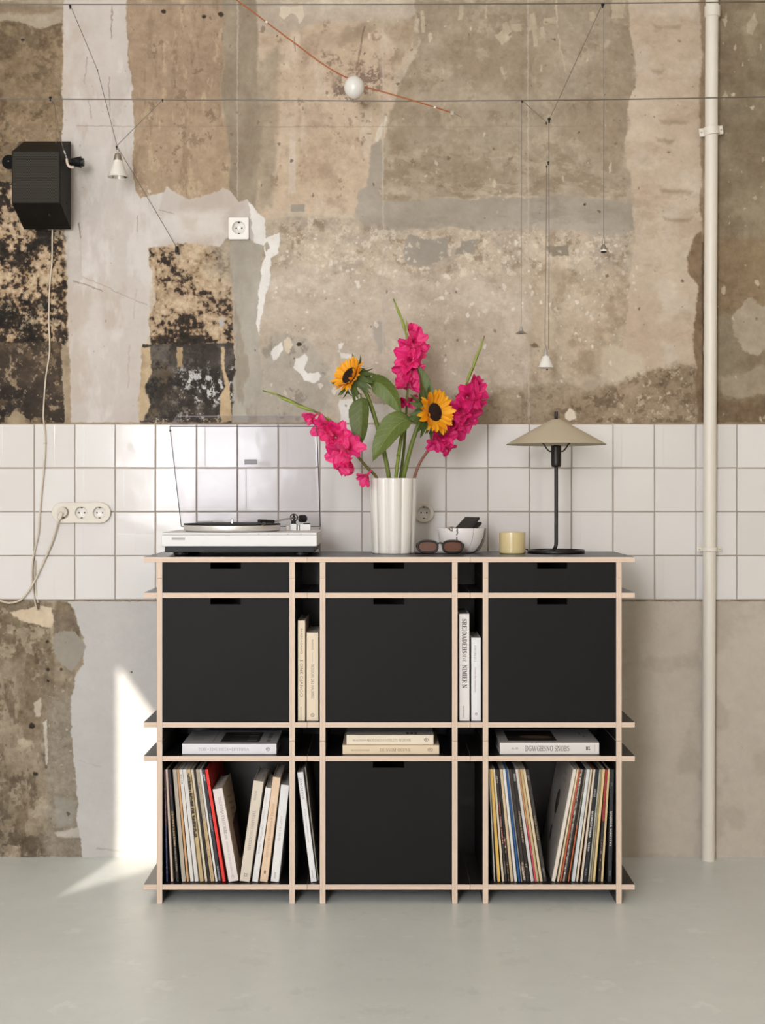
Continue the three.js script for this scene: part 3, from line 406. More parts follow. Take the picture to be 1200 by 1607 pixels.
function makeBook(name, label, w, h, d, color, tex, group, cover) {   // stands on its tail: spine faces +z at z = 0, base at y = 0, centred on x
  const t = thing(name, label, 'book', V(0, 0, 0), group), m = std(color, 0.6), c = 0.0018;
  const spine = mesh('spine', rbox(w, h, 0.003, 0.0012, 0, h / 2, -0.0015), std(0xffffff, 0.55, { map: tex }), t);
  { const g = spine.geometry, p = g.attributes.position, uv = g.attributes.uv; for (let i = 0; i < p.count; i++) uv.setXY(i, p.getX(i) / w + 0.5, p.getY(i) / h); }
  mesh('cover', box(c, h, d - 0.003, -w / 2 + c / 2, h / 2, -0.003 - (d - 0.003) / 2), m, t);
  const f = mesh('cover', box(c, h, d - 0.003, w / 2 - c / 2, h / 2, -0.003 - (d - 0.003) / 2), cover ? std(0xffffff, 0.5, { map: cover }) : m, t);
  if (cover) { const p = f.geometry.attributes.position, uv = f.geometry.attributes.uv; for (let i = 0; i < p.count; i++) uv.setXY(i, -(p.getZ(i)) / d, p.getY(i) / h); }
  mesh('page_block', metricUV(box(w - 2 * c - 0.0004, h - 0.006, d - 0.008, 0, h / 2, -0.003 - (d - 0.008) / 2), false, 8, 8), M.pages, t);
  return t;
}
const standBook = (name, label, [bx0, bx1, tx0, ty], shelf, z, d, color, tex, group, cover) => {
  const yb = shelf, H = Y(ty, z) - yb, dx = X(tx0, z) - X(bx0, z), a = Math.atan2(dx, H), w = (X(bx1, z) - X(bx0, z)) * Math.cos(a), h = Math.hypot(H, dx) - w * Math.abs(Math.sin(a)) * 0.5;
  const o = makeBook(name, label, w, h, d, color, tex, group, cover);
  o.rotation.z = -a; o.position.set((X(bx0, z) + X(bx1, z)) / 2, yb + Math.abs(Math.sin(a)) * w / 2 + 0.0003, z);
  return o;
};
const S4 = shelfTop[4], S3 = shelfTop[3], S2 = shelfTop[2];
const gB = 'books standing in the narrow upper compartments';
standBook('book', 'taller cream book with a rounded dark title, beside the shorter cream book', [467.2, 478.6, 467.2, 974], S2, -0.02, 0.2, 0xe6d3b4, spineTex('#eadabf', (g) => { word(g, 'MARIASAVO', 40, 24, 'sans-serif', '#8d8068'); word(g, 'I ONE DJANGO', 200, 34, 'sans-serif', '#6b604c', 0, 0.85); word(g, 'MACHINOR', 440, 14, 'sans-serif', '#8d8068', 4); }), gB);
standBook('book', 'shorter cream book with a round emblem at its foot, beside the taller cream book', [481, 499.4, 481, 993], S2, -0.02, 0.21, 0xe8d6bc, spineTex('#e9d9c0', (g) => { word(g, 'MARIAVO', 40, 14, 'sans-serif', '#857a66'); g.fillStyle = '#b5a78e'; g.fillRect(112, -1, 60, 2); word(g, 'NOIDORI DEL HALMNO', 184, 22, 'sans-serif', '#7a6d57', 0, 0.86); dot(g, 478, 9, '#6a604e'); }), gB);
standBook('book', 'tall white book with large black lettering in the narrow upper compartment', [720.6, 736.6, 720.2, 963.5], S2, -0.02, 0.21, 0xe9e6e1, spineTex('#e9e6e1', (g) => { word(g, 'SREIOADEHS', 24, 40, 'serif', '#35312e', 0, 0.62, 'bold'); word(g, 'SIVE', 192, 30, 'serif', '#5a5652', 0, 0.6); word(g, 'NIMIER N', 244, 40, 'serif', '#2d2a27', 0, 0.56, 'bold'); word(g, 'MARIANO', 440, 13, 'sans-serif', '#77736d', 6); }), gB);
standBook('book', 'short white book with faint lettering beside the tall white large-lettered book', [739.6, 754.4, 739.6, 1001], S2, -0.02, 0.2, 0xeceaea, spineTex('#ecebeb', (g) => { word(g, 'ENFOREST I.', 48, 17, 'serif', '#8a8788', 6); word(g, 'Teresa die mesmoriro', 180, 15, 'serif', '#8f8c8c', 6); dot(g, 470, 7, '#8a6a68'); }), gB);
// lying books, spine forwards
const layBook = (label, x0, x1, y0, y1, shelf, z, d, color, tex, cover, onTop = 0) => {
  const h = X(x1, z) - X(x0, z), w = S(y1 - y0, z), o = makeBook('book', label, w, h, d, color, tex, 'books lying flat in the shallow middle row', cover);
  o.rotation.z = Math.PI / 2; o.position.set(X(x1, z), shelf + onTop + w / 2 + 0.0004, z); return [o, w];
};
const coverCutlery = canvasTex(256, 384, (g) => { g.fillStyle = '#cfcccb'; g.fillRect(0, 0, 256, 384); g.translate(128, 192); g.rotate(Math.PI / 2); g.translate(-192, -128); g.fillStyle = '#3d3a38'; g.fillRect(150, 40, 160, 180); g.fillStyle = '#8d8883'; for (let k = 0; k < 4; k++) { g.fillRect(190, 60 + k * 42, 70, 6); g.fillRect(258, 54 + k * 42, 40, 20); g.fillStyle = k % 2 ? '#6b6763' : '#a19b95'; } g.fillStyle = '#8b8885'; for (let k = 0; k < 6; k++) g.fillRect(20 + k * 2, 60 + k * 22, 80 - k * 7, 5); g.fillRect(118, 40, 3, 180); g.fillStyle = '#4a4744'; for (let k = 0; k < 7; k++) g.fillRect(338, 60 + k * 24, 16, 13); });
layBook('thick white book lying flat with a dark cutlery photograph on its cover', 285.5, 433.6, 1166.8, 1183, S3, -0.022, 0.22, 0xdcdada, spineTex('#e6e4e8', (g) => { word(g, 'TERK • EINE DIETA • EPISTORIA', 88, 25, 'serif', '#9a97a0', 2, 0.72); dot(g, 466, 10, '#55525a'); }), coverCutlery);
{ const [, w] = layBook('longer cream book lying flat, underneath the other cream book', 537.4, 689, 1169, 1183, S3, -0.022, 0.23, 0xe2cdab, spineTex('#e6d3b5', (g) => { word(g, 'MACHINORR', 44, 16, 'serif', '#8b7c62', 4); word(g, 'DE NVIM OEUVR', 196, 30, 'serif', '#8f8068', 2, 0.68); dot(g, 464, 12, '#6f634d'); }));
  layBook('cream book lying flat on top of the longer cream book', 543.5, 680.2, 1153.6, 1168.6, S3, -0.03, 0.21, 0xddd2bf, spineTex('#eadfca', (g) => { word(g, 'MACHINOR', 36, 18, 'serif', '#8c8068', 4); word(g, 'CARECHITEVTOISLETS BIGBOOK', 124, 26, 'serif', '#8f8570', 2, 0.62); dot(g, 468, 12, '#5f5643'); }), canvasTex(64, 128, (g) => { g.fillStyle = '#c9c3b6'; g.fillRect(0, 0, 64, 128); g.fillStyle = '#57534a'; for (let k = 0; k < 3; k++) g.fillRect(4, 88 + k * 6, 10, 4); }), w + 0.0006); }
const coverPhoto = canvasTex(256, 384, (g) => { g.fillStyle = '#cdc8c3'; g.fillRect(0, 0, 256, 384); g.translate(128, 192); g.rotate(Math.PI / 2); g.translate(-192, -128); g.fillStyle = '#2f2823'; g.fillRect(36, 30, 190, 190); g.fillStyle = '#8d6f56'; g.beginPath(); g.ellipse(150, 150, 64, 26, 0.1, 0, 7); g.fill(); g.fillStyle = '#5f4c3c'; g.fillRect(60, 180, 150, 14); g.fillStyle = '#9d9891'; g.fillRect(330, 70, 8, 40); g.fillRect(340, 130, 8, 30); });
layBook('thick white book lying flat with large dark capitals on its spine', 784, 940, 1164, 1182.4, S3, -0.022, 0.22, 0xd8d3cf, spineTex('#e4dfdb', (g) => { word(g, 'A. SI', 62, 15, 'serif', '#4c4743', 0, 1); word(g, 'DGWGHSNO SNOBS', 130, 40, 'serif', '#4b4541', 2, 0.6); g.fillStyle = '#5a5550'; g.fillRect(444, -10, 9, 20); g.fillRect(456, -10, 6, 8); g.fillRect(456, 2, 8, 8); g.fillStyle = '#8a857f'; g.fillRect(488, -20, 1.5, 40); }), coverPhoto);
// books in the lower left compartments
const gL = 'books leaning in the lower compartments';
const coverTan = canvasTex(256, 384, (g) => { g.fillStyle = '#b7a189'; g.fillRect(0, 0, 256, 384); g.fillStyle = '#8f7a64'; for (let k = 0; k < 4; k++) { g.save(); g.translate(70 + k * 20, 50 + k * 30); g.rotate(0.2); g.fillRect(0, 0, 110, 9); g.restore(); } g.fillStyle = '#3a1f1c'; g.beginPath(); g.moveTo(100, 170); g.lineTo(256, 150); g.lineTo(256, 350); g.lineTo(120, 330); g.fill(); g.fillStyle = '#6d4038'; g.beginPath(); g.ellipse(180, 250, 24, 70, 0.3, 0, 7); g.fill(); });
standBook('book', 'thick pale book leaning left against the red record sleeve, tan picture cover facing outward', [358.6, 374.4, 333, 1238], S4, -0.02, 0.2, 0xb9a68f, spineTex('#e4dad6', (g) => { word(g, 'THDOMAVMHOLM', 44, 27, 'serif', '#8a8480', -2, 0.82); word(g, 'SHRIGANG', 212, 22, 'serif', '#8f8985', 0, 0.6); word(g, 'ANOGAR M ANRIMAMBLEM', 290, 18, 'serif', '#b3aaa6', 0, 0.8); dot(g, 486, 9, '#b5aca8'); }), gL, coverTan);
standBook('book', 'thick beige book leaning right with grey title capitals down its spine', [375.6, 391.6, 397.8, 1226], S4, -0.02, 0.2, 0xcfc3b1, spineTex('#d9cebe', (g) => { word(g, 'BIVO', 50, 20, 'serif', '#9a9083', 8, 1); word(g, 'THOARRO SVOCIDAIS', 150, 26, 'serif', '#8d8376', 0, 0.74); g.strokeStyle = '#7d7468'; g.lineWidth = 3; g.strokeRect(472, -8, 12, 15); }), gL);
standBook('book', 'slim white book leaning between the beige and the peach books', [395.2, 404.6, 416.5, 1236.5], S4, -0.02, 0.19, 0xe4e2df, spineTex('#e6e4e2', (g) => { word(g, 'omenos tosca', 30, 22, 'serif', '#b9b6b6', 8); word(g, 'ENOIEWALDRIEB', 200, 26, 'serif', '#a5a2a2', 4, 0.72); }), gL);
standBook('book', 'peach-coloured book leaning right, taller than the two white books beside it', [407.4, 419.6, 428.2, 1220], S4, -0.02, 0.2, 0xdcc0a0, spineTex('#e4c8aa', (g) => { word(g, 'ST', 92, 26, 'serif', '#f0e4d4', 6); word(g, 'SVDORE & BVNDOD BIB CHCVASD', 128, 26, 'serif', '#a98c6c', 0, 0.62); g.fillStyle = '#7d6a55'; g.fillRect(456, -8, 16, 7); g.fillRect(456, 1, 16, 7); }), gL);
standBook('book', 'white book leaning right against the plywood upright, beside the peach book', [424.4, 437.6, 440.8, 1232], S4, -0.02, 0.2, 0xe2e1df, spineTex('#e8e7e5', (g) => { word(g, 'ASIRFT & X BRHO', 162, 22, 'serif', '#aaa8a5', 2, 0.72); word(g, 'MM', 462, 18, 'serif', '#6a6866', 4); }), gL);
standBook('book', 'slim white book with stacked letters leaning alone in the narrow lower compartment', [487.6, 497, 466, 1212], S4, -0.02, 0.25, 0xdedcd8, spineTex('#edecec', (g) => { word(g, 'JOACHRVA', 26, 30, 'sans-serif', '#7d7b7b', 4, 0.72); word(g, 'Tschusandmesorm', 170, 22, 'serif', '#a09e9e', 0, 0.8); word(g, 'BIBH', 456, 18, 'serif', '#5f5d5d', 4, 0.8); }), gL);
standBook('booklet', 'thin grey-brown softcover leaning behind the slim white book in the narrow compartment', [497.9, 500.2, 477.5, 1204], S4, -0.035, 0.26, 0x8c8478, spineTex('#93897b', () => {}), gL);

// record sleeves: one thing each
const speckTex = (bg, inks, from = 0.1, to = 0.9, dense = 60) => spineTex(bg, (g, L, W) => { for (let k = 0; k < dense; k++) { g.fillStyle = inks[Math.floor(rnd() * inks.length)]; g.fillRect(lerp(from, to, rnd()) * L, rr(-W * 0.3, W * 0.2), rr(3, 10), rr(4, 22)); } }, 512, 32);
seed = 5;
const recordGeo = (w, h) => rbox(w, h, 0.308, Math.min(0.0009, w * 0.3), 0, h / 2, -0.154 - 0.0008, 1);
function record(label, x0, [bx0, bx1, tx0], k, ty, spineMat, sleeveMat, group, z = -0.024) {
  const B0 = x0 + bx0 / k, B1 = x0 + bx1 / k, T0 = x0 + tx0 / k, H = Y(ty, z) - S4, dx = X(T0, z) - X(B0, z), a = Math.atan2(dx, H), w = (X(B1, z) - X(B0, z)) * Math.cos(a) - 0.0002, h = Math.hypot(dx, H) - w * Math.abs(Math.sin(a)) * 0.5;
  const t = thing('record_sleeve', label, 'record', V((X(B0, z) + X(B1, z)) / 2, S4 + Math.abs(Math.sin(a)) * w / 2 + 0.0003, z), group);
  t.rotation.z = -a;
  mesh('sleeve', recordGeo(w, h), sleeveMat, t);
  const s = mesh('spine', rbox(w * 0.98, h * 0.998, 0.0014, Math.min(0.0006, w * 0.3), 0, h / 2, 0, 1), spineMat, t), p = s.geometry.attributes.position, uv = s.geometry.attributes.uv;
  for (let i = 0; i < p.count; i++) uv.setXY(i, p.getX(i) / w + 0.5, p.getY(i) / h);
  return t;
}
const paint = (c) => std(c, 0.6), printed = (tex) => std(0xffffff, 0.6, { map: tex });
const dark = paint(0x1c1a19), card = paint(0xcbbfa9), greyCard = paint(0x8f8779), whiteCard = paint(0xd9d6d0), redCard = paint(0xa8201c);
const splitTex = (top, cut, low, inks) => spineTex(top, (g, L, W) => { g.fillStyle = low; g.fillRect(L * cut, -W / 2, L, W); for (let k = 0; k < 26; k++) { g.fillStyle = inks[k % inks.length]; g.fillRect(rr(0.1, 0.95) * L, rr(-7, 2), rr(2, 7), rr(3, 10)); } }, 512, 32);
const titleTex = (bg, parts) => spineTex(bg, (g) => { for (const [t, x, s, c] of parts) word(g, t, x, s, 'sans-serif', c, 1, 0.8, 'bold'); }, 512, 32);
const gA = 'records in the lower left compartment', g1 = 'records leaning left in the lower right compartment', g2 = 'records leaning right in the lower right compartment';
const cut = (list, x0, k, ty, group) => list.forEach(([label, b0, b1, t0, s, c], i) => { const n = list[i + 1]; record(label, x0, [b0, n ? Math.min(b1, b0 + n[3] - t0 - 0.8, n[1] - 0.8) : b1, t0], k, ty, s, c, group); });
cut([
  ['purple and blue record sleeve, first in the lower left row, beside the plywood upright', 88, 119, 57, printed(splitTex('#6b4a55', 0.5, '#3d4270', ['#c9c3b6', '#b7a9a0'])), dark],
  ['pinkish cream record sleeve, second in the lower left row, after the purple and blue one', 146, 177, 76, paint(0xd6bfb0), card],
  ['black record sleeve with gold lettering in the lower left row', 213, 247, 105, printed(titleTex('#2b2629', [['MARIA', 70, 20, '#8d3d55'], ['SECRET LEGEND', 190, 26, '#c8ab6a'], ['THE COLLECTION', 320, 22, '#b0a48c']])), dark],
  ['grey-beige record sleeve between the gold-lettered black one and the tan-orange one', 283, 333, 166, paint(0xb3aa9a), greyCard],
  ['tan-orange record sleeve in the lower left row, just before the two white ones', 345, 380, 218, paint(0xc9996a), card],
  ['white record sleeve with faint upper lettering, first of the adjoining white pair', 389, 440, 246, printed(titleTex('#dcd9d4', [['BV18', 22, 24, '#a19d98']])), whiteCard],
  ['plain white record sleeve, second of the white pair in the lower left row', 445, 496, 291, paint(0xd9d6d2), whiteCard],
  ['mustard record sleeve with black speckled print in the lower left row, after the white pair', 509, 557, 341, printed(speckTex('#c3ab7c', ['#2a241c', '#3a3226', '#1d1915'], 0.02, 0.6, 120)), card],
  ['cream record sleeve between the speckled mustard one and the thin black one', 574, 612, 395, paint(0xd3c6ae), card],
  ['thin black record sleeve between the cream and the taupe ones in the lower left row', 616, 641, 426, paint(0x25211d), dark],
  ['taupe record sleeve with a tan streak, before the narrow white one', 646, 697, 455, printed(splitTex('#b0a38e', 0.45, '#c0a47c', ['#6f6656', '#8b806d'])), greyCard],
  ['narrow white record sleeve beside the slate-black one in the lower left row', 704, 738, 502, paint(0xdedbd6), whiteCard],
  ['slate-black record sleeve with small white letters, touching the red one', 740, 786, 530, printed(titleTex('#30333a', [['BSK', 22, 22, '#e0ddd8'], ['TREMENDI', 200, 20, '#a3a6ac'], ['RAITONI', 440, 20, '#b9bbc0']])), dark],
  ['bright red record sleeve in the lower left compartment', 793, 832, 570, paint(0xe8382f), redCard],
], 250, 8, 1207.5, gA);
cut([
  ['grey-white record sleeve, outermost beside the upright, next to the yellow one', 122, 154, 52, paint(0xc9c2b3), whiteCard],
  ['yellow record sleeve in the lower right compartment', 165, 203, 68, paint(0xe2b95f), card],
  ['cream record sleeve between the yellow one and the red-lettered black one', 222, 251, 106, paint(0xd9cbb2), card],
  ['black record sleeve with red and white lettering in the lower right compartment', 254, 293, 133, printed(titleTex('#2a211f', [['ARTE', 30, 18, '#cfc8bf'], ['OMBRE', 150, 20, '#c9564a'], ['SONG TRIBUTE', 215, 22, '#d98e84'], ['EDIZIONI', 420, 16, '#8f8378']])), dark],
  ['thin black record sleeve with orange specks, beside the red-lettered black one', 295, 325, 167, printed(speckTex('#221d1b', ['#b0673c', '#cfc6b8', '#8a4a2e'], 0.55, 0.98, 30)), dark],
  ['beige record sleeve between the orange-specked black one and the bright white one', 330, 368, 191, paint(0xcfb994), card],
  ['bright white record sleeve, just before the blue one', 379, 416, 227, paint(0xdedcd6), whiteCard],
  ['blue record sleeve in the lower right compartment', 428, 461, 262, paint(0x23588f), paint(0x3f7bb8)],
  ['mottled grey record sleeve touching the blue one', 463, 486, 288, paint(0x9a9896), greyCard],
  ['dark brown record sleeve with scuffed foot, two places after the blue one', 489, 530, 303, printed(speckTex('#332a25', ['#c9b9a8', '#8a7a6c'], 0.82, 0.98, 50)), dark],
  ['black record sleeve with gold lettering, beside the dark brown one', 533, 576, 345, printed(titleTex('#241f1d', [['RVO', 20, 22, '#d9d3ca'], ['SUONARE E CANTO', 190, 20, '#c8b083'], ['LP', 430, 20, '#c8b083']])), dark],
  ['pale grey record sleeve, just before the pink-red one', 585, 632, 386, paint(0xcdc8c2), whiteCard],
  ['pink-red record sleeve with an orange head', 634, 653, 424, printed(splitTex('#c58a55', 0.5, '#c93a5c', ['#c58a55'])), card],
  ['tan record sleeve touching the pink-red one', 655, 692, 446, paint(0xc4ab7e), card],
  ['cream record sleeve, second last of the left-leaning records', 700, 738, 480, paint(0xd8c8a8), card],
  ['charcoal record sleeve ending the left-leaning records, beside the dark gap', 745, 787, 515, printed(titleTex('#37322f', [['SEI', 28, 20, '#a39b92'], ['SOLO PAROLE', 210, 22, '#9b8a5e'], ['NOTTE', 450, 16, '#a39b92']])), paint(0x37322f)],
], 760, 8.033, 1207.3, g1);
const coverGrey = canvasTex(512, 512, (g) => { g.fillStyle = '#b4aca3'; g.fillRect(0, 0, 512, 512); g.fillStyle = '#4a4038'; g.beginPath(); g.ellipse(250, 205, 46, 60, 0.2, 0, 7); g.fill(); g.fillStyle = '#7a6e62'; g.beginPath(); g.ellipse(262, 190, 18, 26, 0.2, 0, 7); g.fill(); g.fillStyle = '#4a4038'; g.fillRect(244, 262, 5, 70); g.beginPath(); g.ellipse(232, 356, 22, 38, -0.3, 0, 7); g.fill(); g.font = '22px serif'; g.fillText('Canzoni', 290, 60); g.font = '16px serif'; g.fillText('per la notte', 300, 90); });
cut([
  ['white record sleeve showing a grey cover with a dark figure, first of the right-leaning records', 163, 207, 436, paint(0xe2dacb), whiteCard],
  ['cream record sleeve second of the right-leaning records, before the orange-red one', 230, 263, 484, paint(0xdcc9a4), card],
  ['orange-red record sleeve among the right-leaning records', 266, 291, 508, paint(0xbb5638), card],
  ['speckled grey record sleeve beside the orange-red one', 298, 326, 530, printed(speckTex('#8b857c', ['#c9c3b8', '#4b4640', '#2e2a26'], 0.02, 0.98, 90)), dark],
  ['plain black record sleeve beside the speckled grey one', 329, 362, 560, paint(0x1d1a1a), dark],
  ['record sleeve olive above and burnt orange below', 364, 401, 585, printed(splitTex('#7d7462', 0.5, '#b25a2e', ['#d9c9ac', '#6a4528'])), dark],
  ['wide bluish white record sleeve with a faint title among the right-leaning records', 414, 456, 606, printed(titleTex('#d4d8d8', [['TRE VOCI', 190, 20, '#a9aaa8']])), whiteCard],
  ['ivory record sleeve beside the wide bluish white one', 470, 496, 652, paint(0xd9ccb2), card],
  ['pale cream record sleeve with a rust edge, before the navy-black one', 522, 551, 688, paint(0xd5cbb8), paint(0x8a4a33)],
  ['navy-black record sleeve with white lettering among the right-leaning records', 558, 612, 718, printed(titleTex('#23242a', [['STILE', 90, 18, '#d5d2cc'], ['MONOFONIA', 190, 24, '#e3dfd8'], ['NERO', 330, 20, '#d5d2cc'], ['ALFA', 450, 18, '#8f939b']])), dark],
  ['narrow grey-green record sleeve beside the navy-black one', 622, 641, 765, paint(0xaeb0a0), greyCard],
  ['narrow olive record sleeve between the grey-green and the pale yellow ones', 648, 673, 784, paint(0x9c9070), greyCard],
  ['pale yellow record sleeve before the red and brown one', 679, 721, 806, paint(0xdcc48c), card],
  ['record sleeve red above and dark brown below', 744, 781, 838, printed(splitTex('#9e2f2b', 0.46, '#2e2422', ['#c9a58c', '#4d3a34'])), dark],
  ['buff record sleeve, second last before the plywood upright', 784, 830, 872, paint(0xd4bc8d), card],
  ['charcoal record sleeve with white lettering, last before the plywood upright', 870, 920, 900, printed(titleTex('#2d2d30', [['MI', 60, 16, '#77757a'], ['MUSICA MAESTRI', 190, 24, '#dcd8d2'], ['DUE', 460, 16, '#9a98a0']])), dark],
], 845, 8.037, 1207.3, g2);
{ const first = scene.children.find((o) => o.userData.label?.startsWith('white record sleeve showing')), s = first.children[0], p = s.geometry; p.computeBoundingBox(); const w = -p.boundingBox.min.x, h = p.boundingBox.max.y;
  const f = mesh('cover_print', box(0.0006, h - 0.004, 0.304, -w - 0.0003, h / 2, -0.155), std(0xffffff, 0.45, { map: coverGrey }), first), q = f.geometry.attributes.position, uv = f.geometry.attributes.uv;
  for (let i = 0; i < q.count; i++) uv.setXY(i, 1 - (-q.getZ(i)) / 0.31, q.getY(i) / h); }

// ---------------------------------------------------------------- record player
{ const zf = -0.03, zb = -0.345, x0 = X(253, zf), x1 = X(497, zf), cx = (x0 + x1) / 2, yT = Y(836, zf), yM = Y(857.5, zf), t = thing('record_player', 'white record player with a silver platter and raised clear acrylic lid', 'record player', V(cx, TOPY, 0)), w = x1 - x0, d = zf - zb, zc = (zf + zb) / 2;
  const P = (px, py, z) => at(px, py, z).sub(t.position);
  mesh('plinth', rbox(w, yT - yM - 0.0062, d, 0.002, 0, (yT - 0.0062 + yM) / 2 - TOPY, zc), M.whiteGloss, t);
  mesh('top_plate', rbox(w - 0.0006, 0.0057, d - 0.0006, 0.0014, 0, yT - TOPY - 0.0029, zc), M.whiteGloss, t);
  mesh('base', merge(rbox(w - 0.016, yM - TOPY - 0.011, d - 0.02, 0.002, 0, (yM - 0.0005 + TOPY + 0.0105) / 2 - TOPY, zc)), M.darkPlastic, t);
  for (const [fx, fz] of [[-0.165, zf - 0.035], [0.168, zf - 0.035], [-0.165, zb + 0.035], [0.168, zb + 0.035]]) mesh('foot', merge(cyl(0.018, 0.016, 0.0045, 28, fx, 0.0023, fz), cyl(0.0205, 0.0205, 0.0065, 28, fx, 0.0078, fz)), M.darkPlastic, t);
  mesh('badge', rbox(0.036, 0.0062, 0.001, 0.0005, X(279.8, zf) - cx, Y(845.6, zf) - TOPY, zf + 0.0004), std(0xa6a5a6, 0.5), t);
  for (const px of [406, 421, 452, 472]) mesh('control_tab', rbox(0.005, 0.0016, 0.0016, 0.0006, X(px, zf) - cx, yT - TOPY - 0.004, zf), M.brushed, t);
  const pz = -0.182, pxx = X(364.2, pz) - cx, R = 0.1372, pr = 0.0195, py = yT - TOPY;
  const pl = mesh('platter', lathe([[0, 0.001], [R - 0.006, 0.001], [R - 0.003, 0.003], [R, 0.006], [R, pr - 0.002], [R - 0.0015, pr - 0.0005], [0, pr]], 96).translate(pxx, py, pz), std(0xdcd9d4, 0.42, { metalness: 0.5 }), t);
  mesh('slip_mat', cyl(R + 0.0004, R + 0.0004, 0.003, 96, pxx, py + pr + 0.0012, pz), M.rubber, pl);
  mesh('spindle', merge(cyl(0.0034, 0.0036, 0.011, 16, pxx, py + pr + 0.008, pz), ball(0.0034, pxx, py + pr + 0.0135, pz)), M.chrome, pl);
  // tone arm
  const arm = new THREE.Group(); arm.name = 'tone_arm'; t.add(arm);
  const az = -0.27, pv = P(461, 812.5, az), hd = P(428, 818.5, -0.105), tip = P(407, 817.6, -0.075);
  mesh('arm_tube', bar(pv, hd, 0.003, 12), M.steel, arm);
  const hdir = tip.clone().sub(hd), hs = rbox(0.014, 0.009, hdir.length() * 1.1, 0.002); hs.lookAt(hdir.clone().normalize()); mesh('head_shell', hs.translate((hd.x + tip.x) / 2, (hd.y + tip.y) / 2, (hd.z + tip.z) / 2), M.darkPlastic, arm);
  const cp = P(412, 821.5, -0.082); mesh('cartridge', rbox(0.013, 0.009, 0.016, 0.001, cp.x + 0.003, cp.y - 0.001, cp.z), M.darkPlastic, arm);
  mesh('stylus', rbox(0.006, 0.004, 0.006, 0.001, cp.x + 0.001, cp.y - 0.005, cp.z + 0.004), std(0xc4c85a, 0.4), arm);
  const gimbal = [0, 1].map((k) => new THREE.TorusGeometry(0.0105 - k * 0.0022, 0.0016, 8, 28).rotateY(k * 1.3).translate(pv.x, pv.y, pv.z));
  mesh('gimbal', merge(gimbal, cyl(0.006, 0.008, 0.013, 20, pv.x - 0.001, pv.y - 0.014, pv.z), ball(0.005, pv.x, pv.y, pv.z)), M.darkMetal, arm);
  const cw = P(472, 814, -0.3), cwg = merge(...[0, 1, 2, 3].map((k) => new THREE.TorusGeometry(0.0095, 0.0018, 8, 28).translate(0, 0, -k * 0.005)), new THREE.CylinderGeometry(0.0075, 0.0075, 0.02, 24).rotateX(Math.PI / 2).translate(0, 0, -0.0075)).rotateY(-0.7).translate(cw.x, cw.y, cw.z);
  mesh('counterweight', cwg, M.darkMetal, arm); mesh('arm_stub', bar(pv, cw, 0.003, 12), M.chrome, arm);
  const pb = P(460.5, 833, az), pb2 = P(479, 833, az);
  mesh('arm_base', rbox(0.018, 0.019, 0.022, 0.0015, pb.x, py + 0.0095, az), M.whiteGloss, t);
  mesh('lift_block', rbox(0.031, 0.018, 0.024, 0.0015, pb2.x, py + 0.009, az), M.whiteGloss, t); mesh('lift_lever', rbox(0.019, 0.003, 0.016, 0.001, pb2.x + 0.004, py + 0.0195, az), M.darkPlastic, t);
  mesh('arm_rest', merge(cyl(0.006, 0.0065, 0.014, 20, P(452, 830, az).x, py + 0.007, az + 0.006)), M.plastic, t); mesh('arm_rest', cyl(0.004, 0.004, 0.016, 20, P(468, 830, az).x, py + 0.008, az + 0.004), M.steel, t);
  mesh('speed_adapter', merge(cyl(0.006, 0.0085, 0.006, 20, P(321, 830, -0.32).x, py + 0.004, -0.325), rbox(0.044, 0.005, 0.012, 0.001, P(321, 830, -0.32).x, py + 0.0235, -0.327), cyl(0.004, 0.004, 0.02, 12, P(321, 830, -0.32).x, py + 0.0115, -0.327)), std(0x9c9a9c, 0.5), t);
  // lid: hinged at the back edge, thin clear shell with a lip all round
  const lid = new THREE.Group(); lid.name = 'lid'; t.add(lid); const hy = Y(826, -0.358) - TOPY, lw = 0.4145, ld = 0.364, lh = 0.066, k = 0.0105;
  lid.position.set((X(285, -0.358) + X(502.5, -0.358)) / 2 - cx, hy, -0.352); lid.rotation.x = -Math.atan2(0.287, 0.223);
  const quad = (a, b, c, e) => { const g = new THREE.BufferGeometry(); g.setAttribute('position', new THREE.Float32BufferAttribute([...a, ...b, ...c, ...a, ...c, ...e], 3)); g.setAttribute('uv', new THREE.Float32BufferAttribute([0, 0, 1, 0, 1, 1, 0, 0, 1, 1, 0, 1], 2)); g.computeVertexNormals(); return g; };
  const h2 = lw / 2, A = [[-h2, 0, 0], [h2, 0, 0], [h2, 0, ld], [-h2, 0, ld]], B = [[-h2 + k, lh, 0.004], [h2 - k, lh, 0.004], [h2 - k, lh, ld - k], [-h2 + k, lh, ld - k]];
  mesh('lid_top', quad(B[3], B[2], B[1], B[0]), M.lidClear, lid);
  mesh('lid_side', quad(A[0], A[3], B[3], B[0]), M.lidClear, lid); mesh('lid_side', quad(A[2], A[1], B[1], B[2]), M.lidClear, lid); mesh('lid_front', quad(A[3], A[2], B[2], B[3]), M.lidClear, lid); mesh('lid_back', quad(A[1], A[0], B[0], B[1]), phys(0xf3f3f6, 0.25, { transmission: 1, thickness: 0, ior: 1.2 }), lid);
  const v = (q) => V(...q), edge = (a, b, r = 0.0013) => bar(v(a), v(b), r, 6);
  mesh('lid_edge', merge(edge(A[0], A[3]), edge(A[1], A[2]), edge(A[2], A[3], 0.0014), edge(A[0], A[1]), ball(0.0035, -h2, -0.001, ld - 0.014, 10, 8)), M.lidEdge, lid);
  mesh('lid_seam', merge(edge(B[2], B[3], 0.0009), edge(A[2], B[2], 0.0006), edge(A[3], B[3], 0.0006)), std(0x8f8d98, 0.4), lid);
  mesh('lid_badge', rbox(0.037, 0.0012, 0.019, 0.0005, 0.006, lh - 0.002, 0.192), std(0xb7b5ba, 0.4), lid);
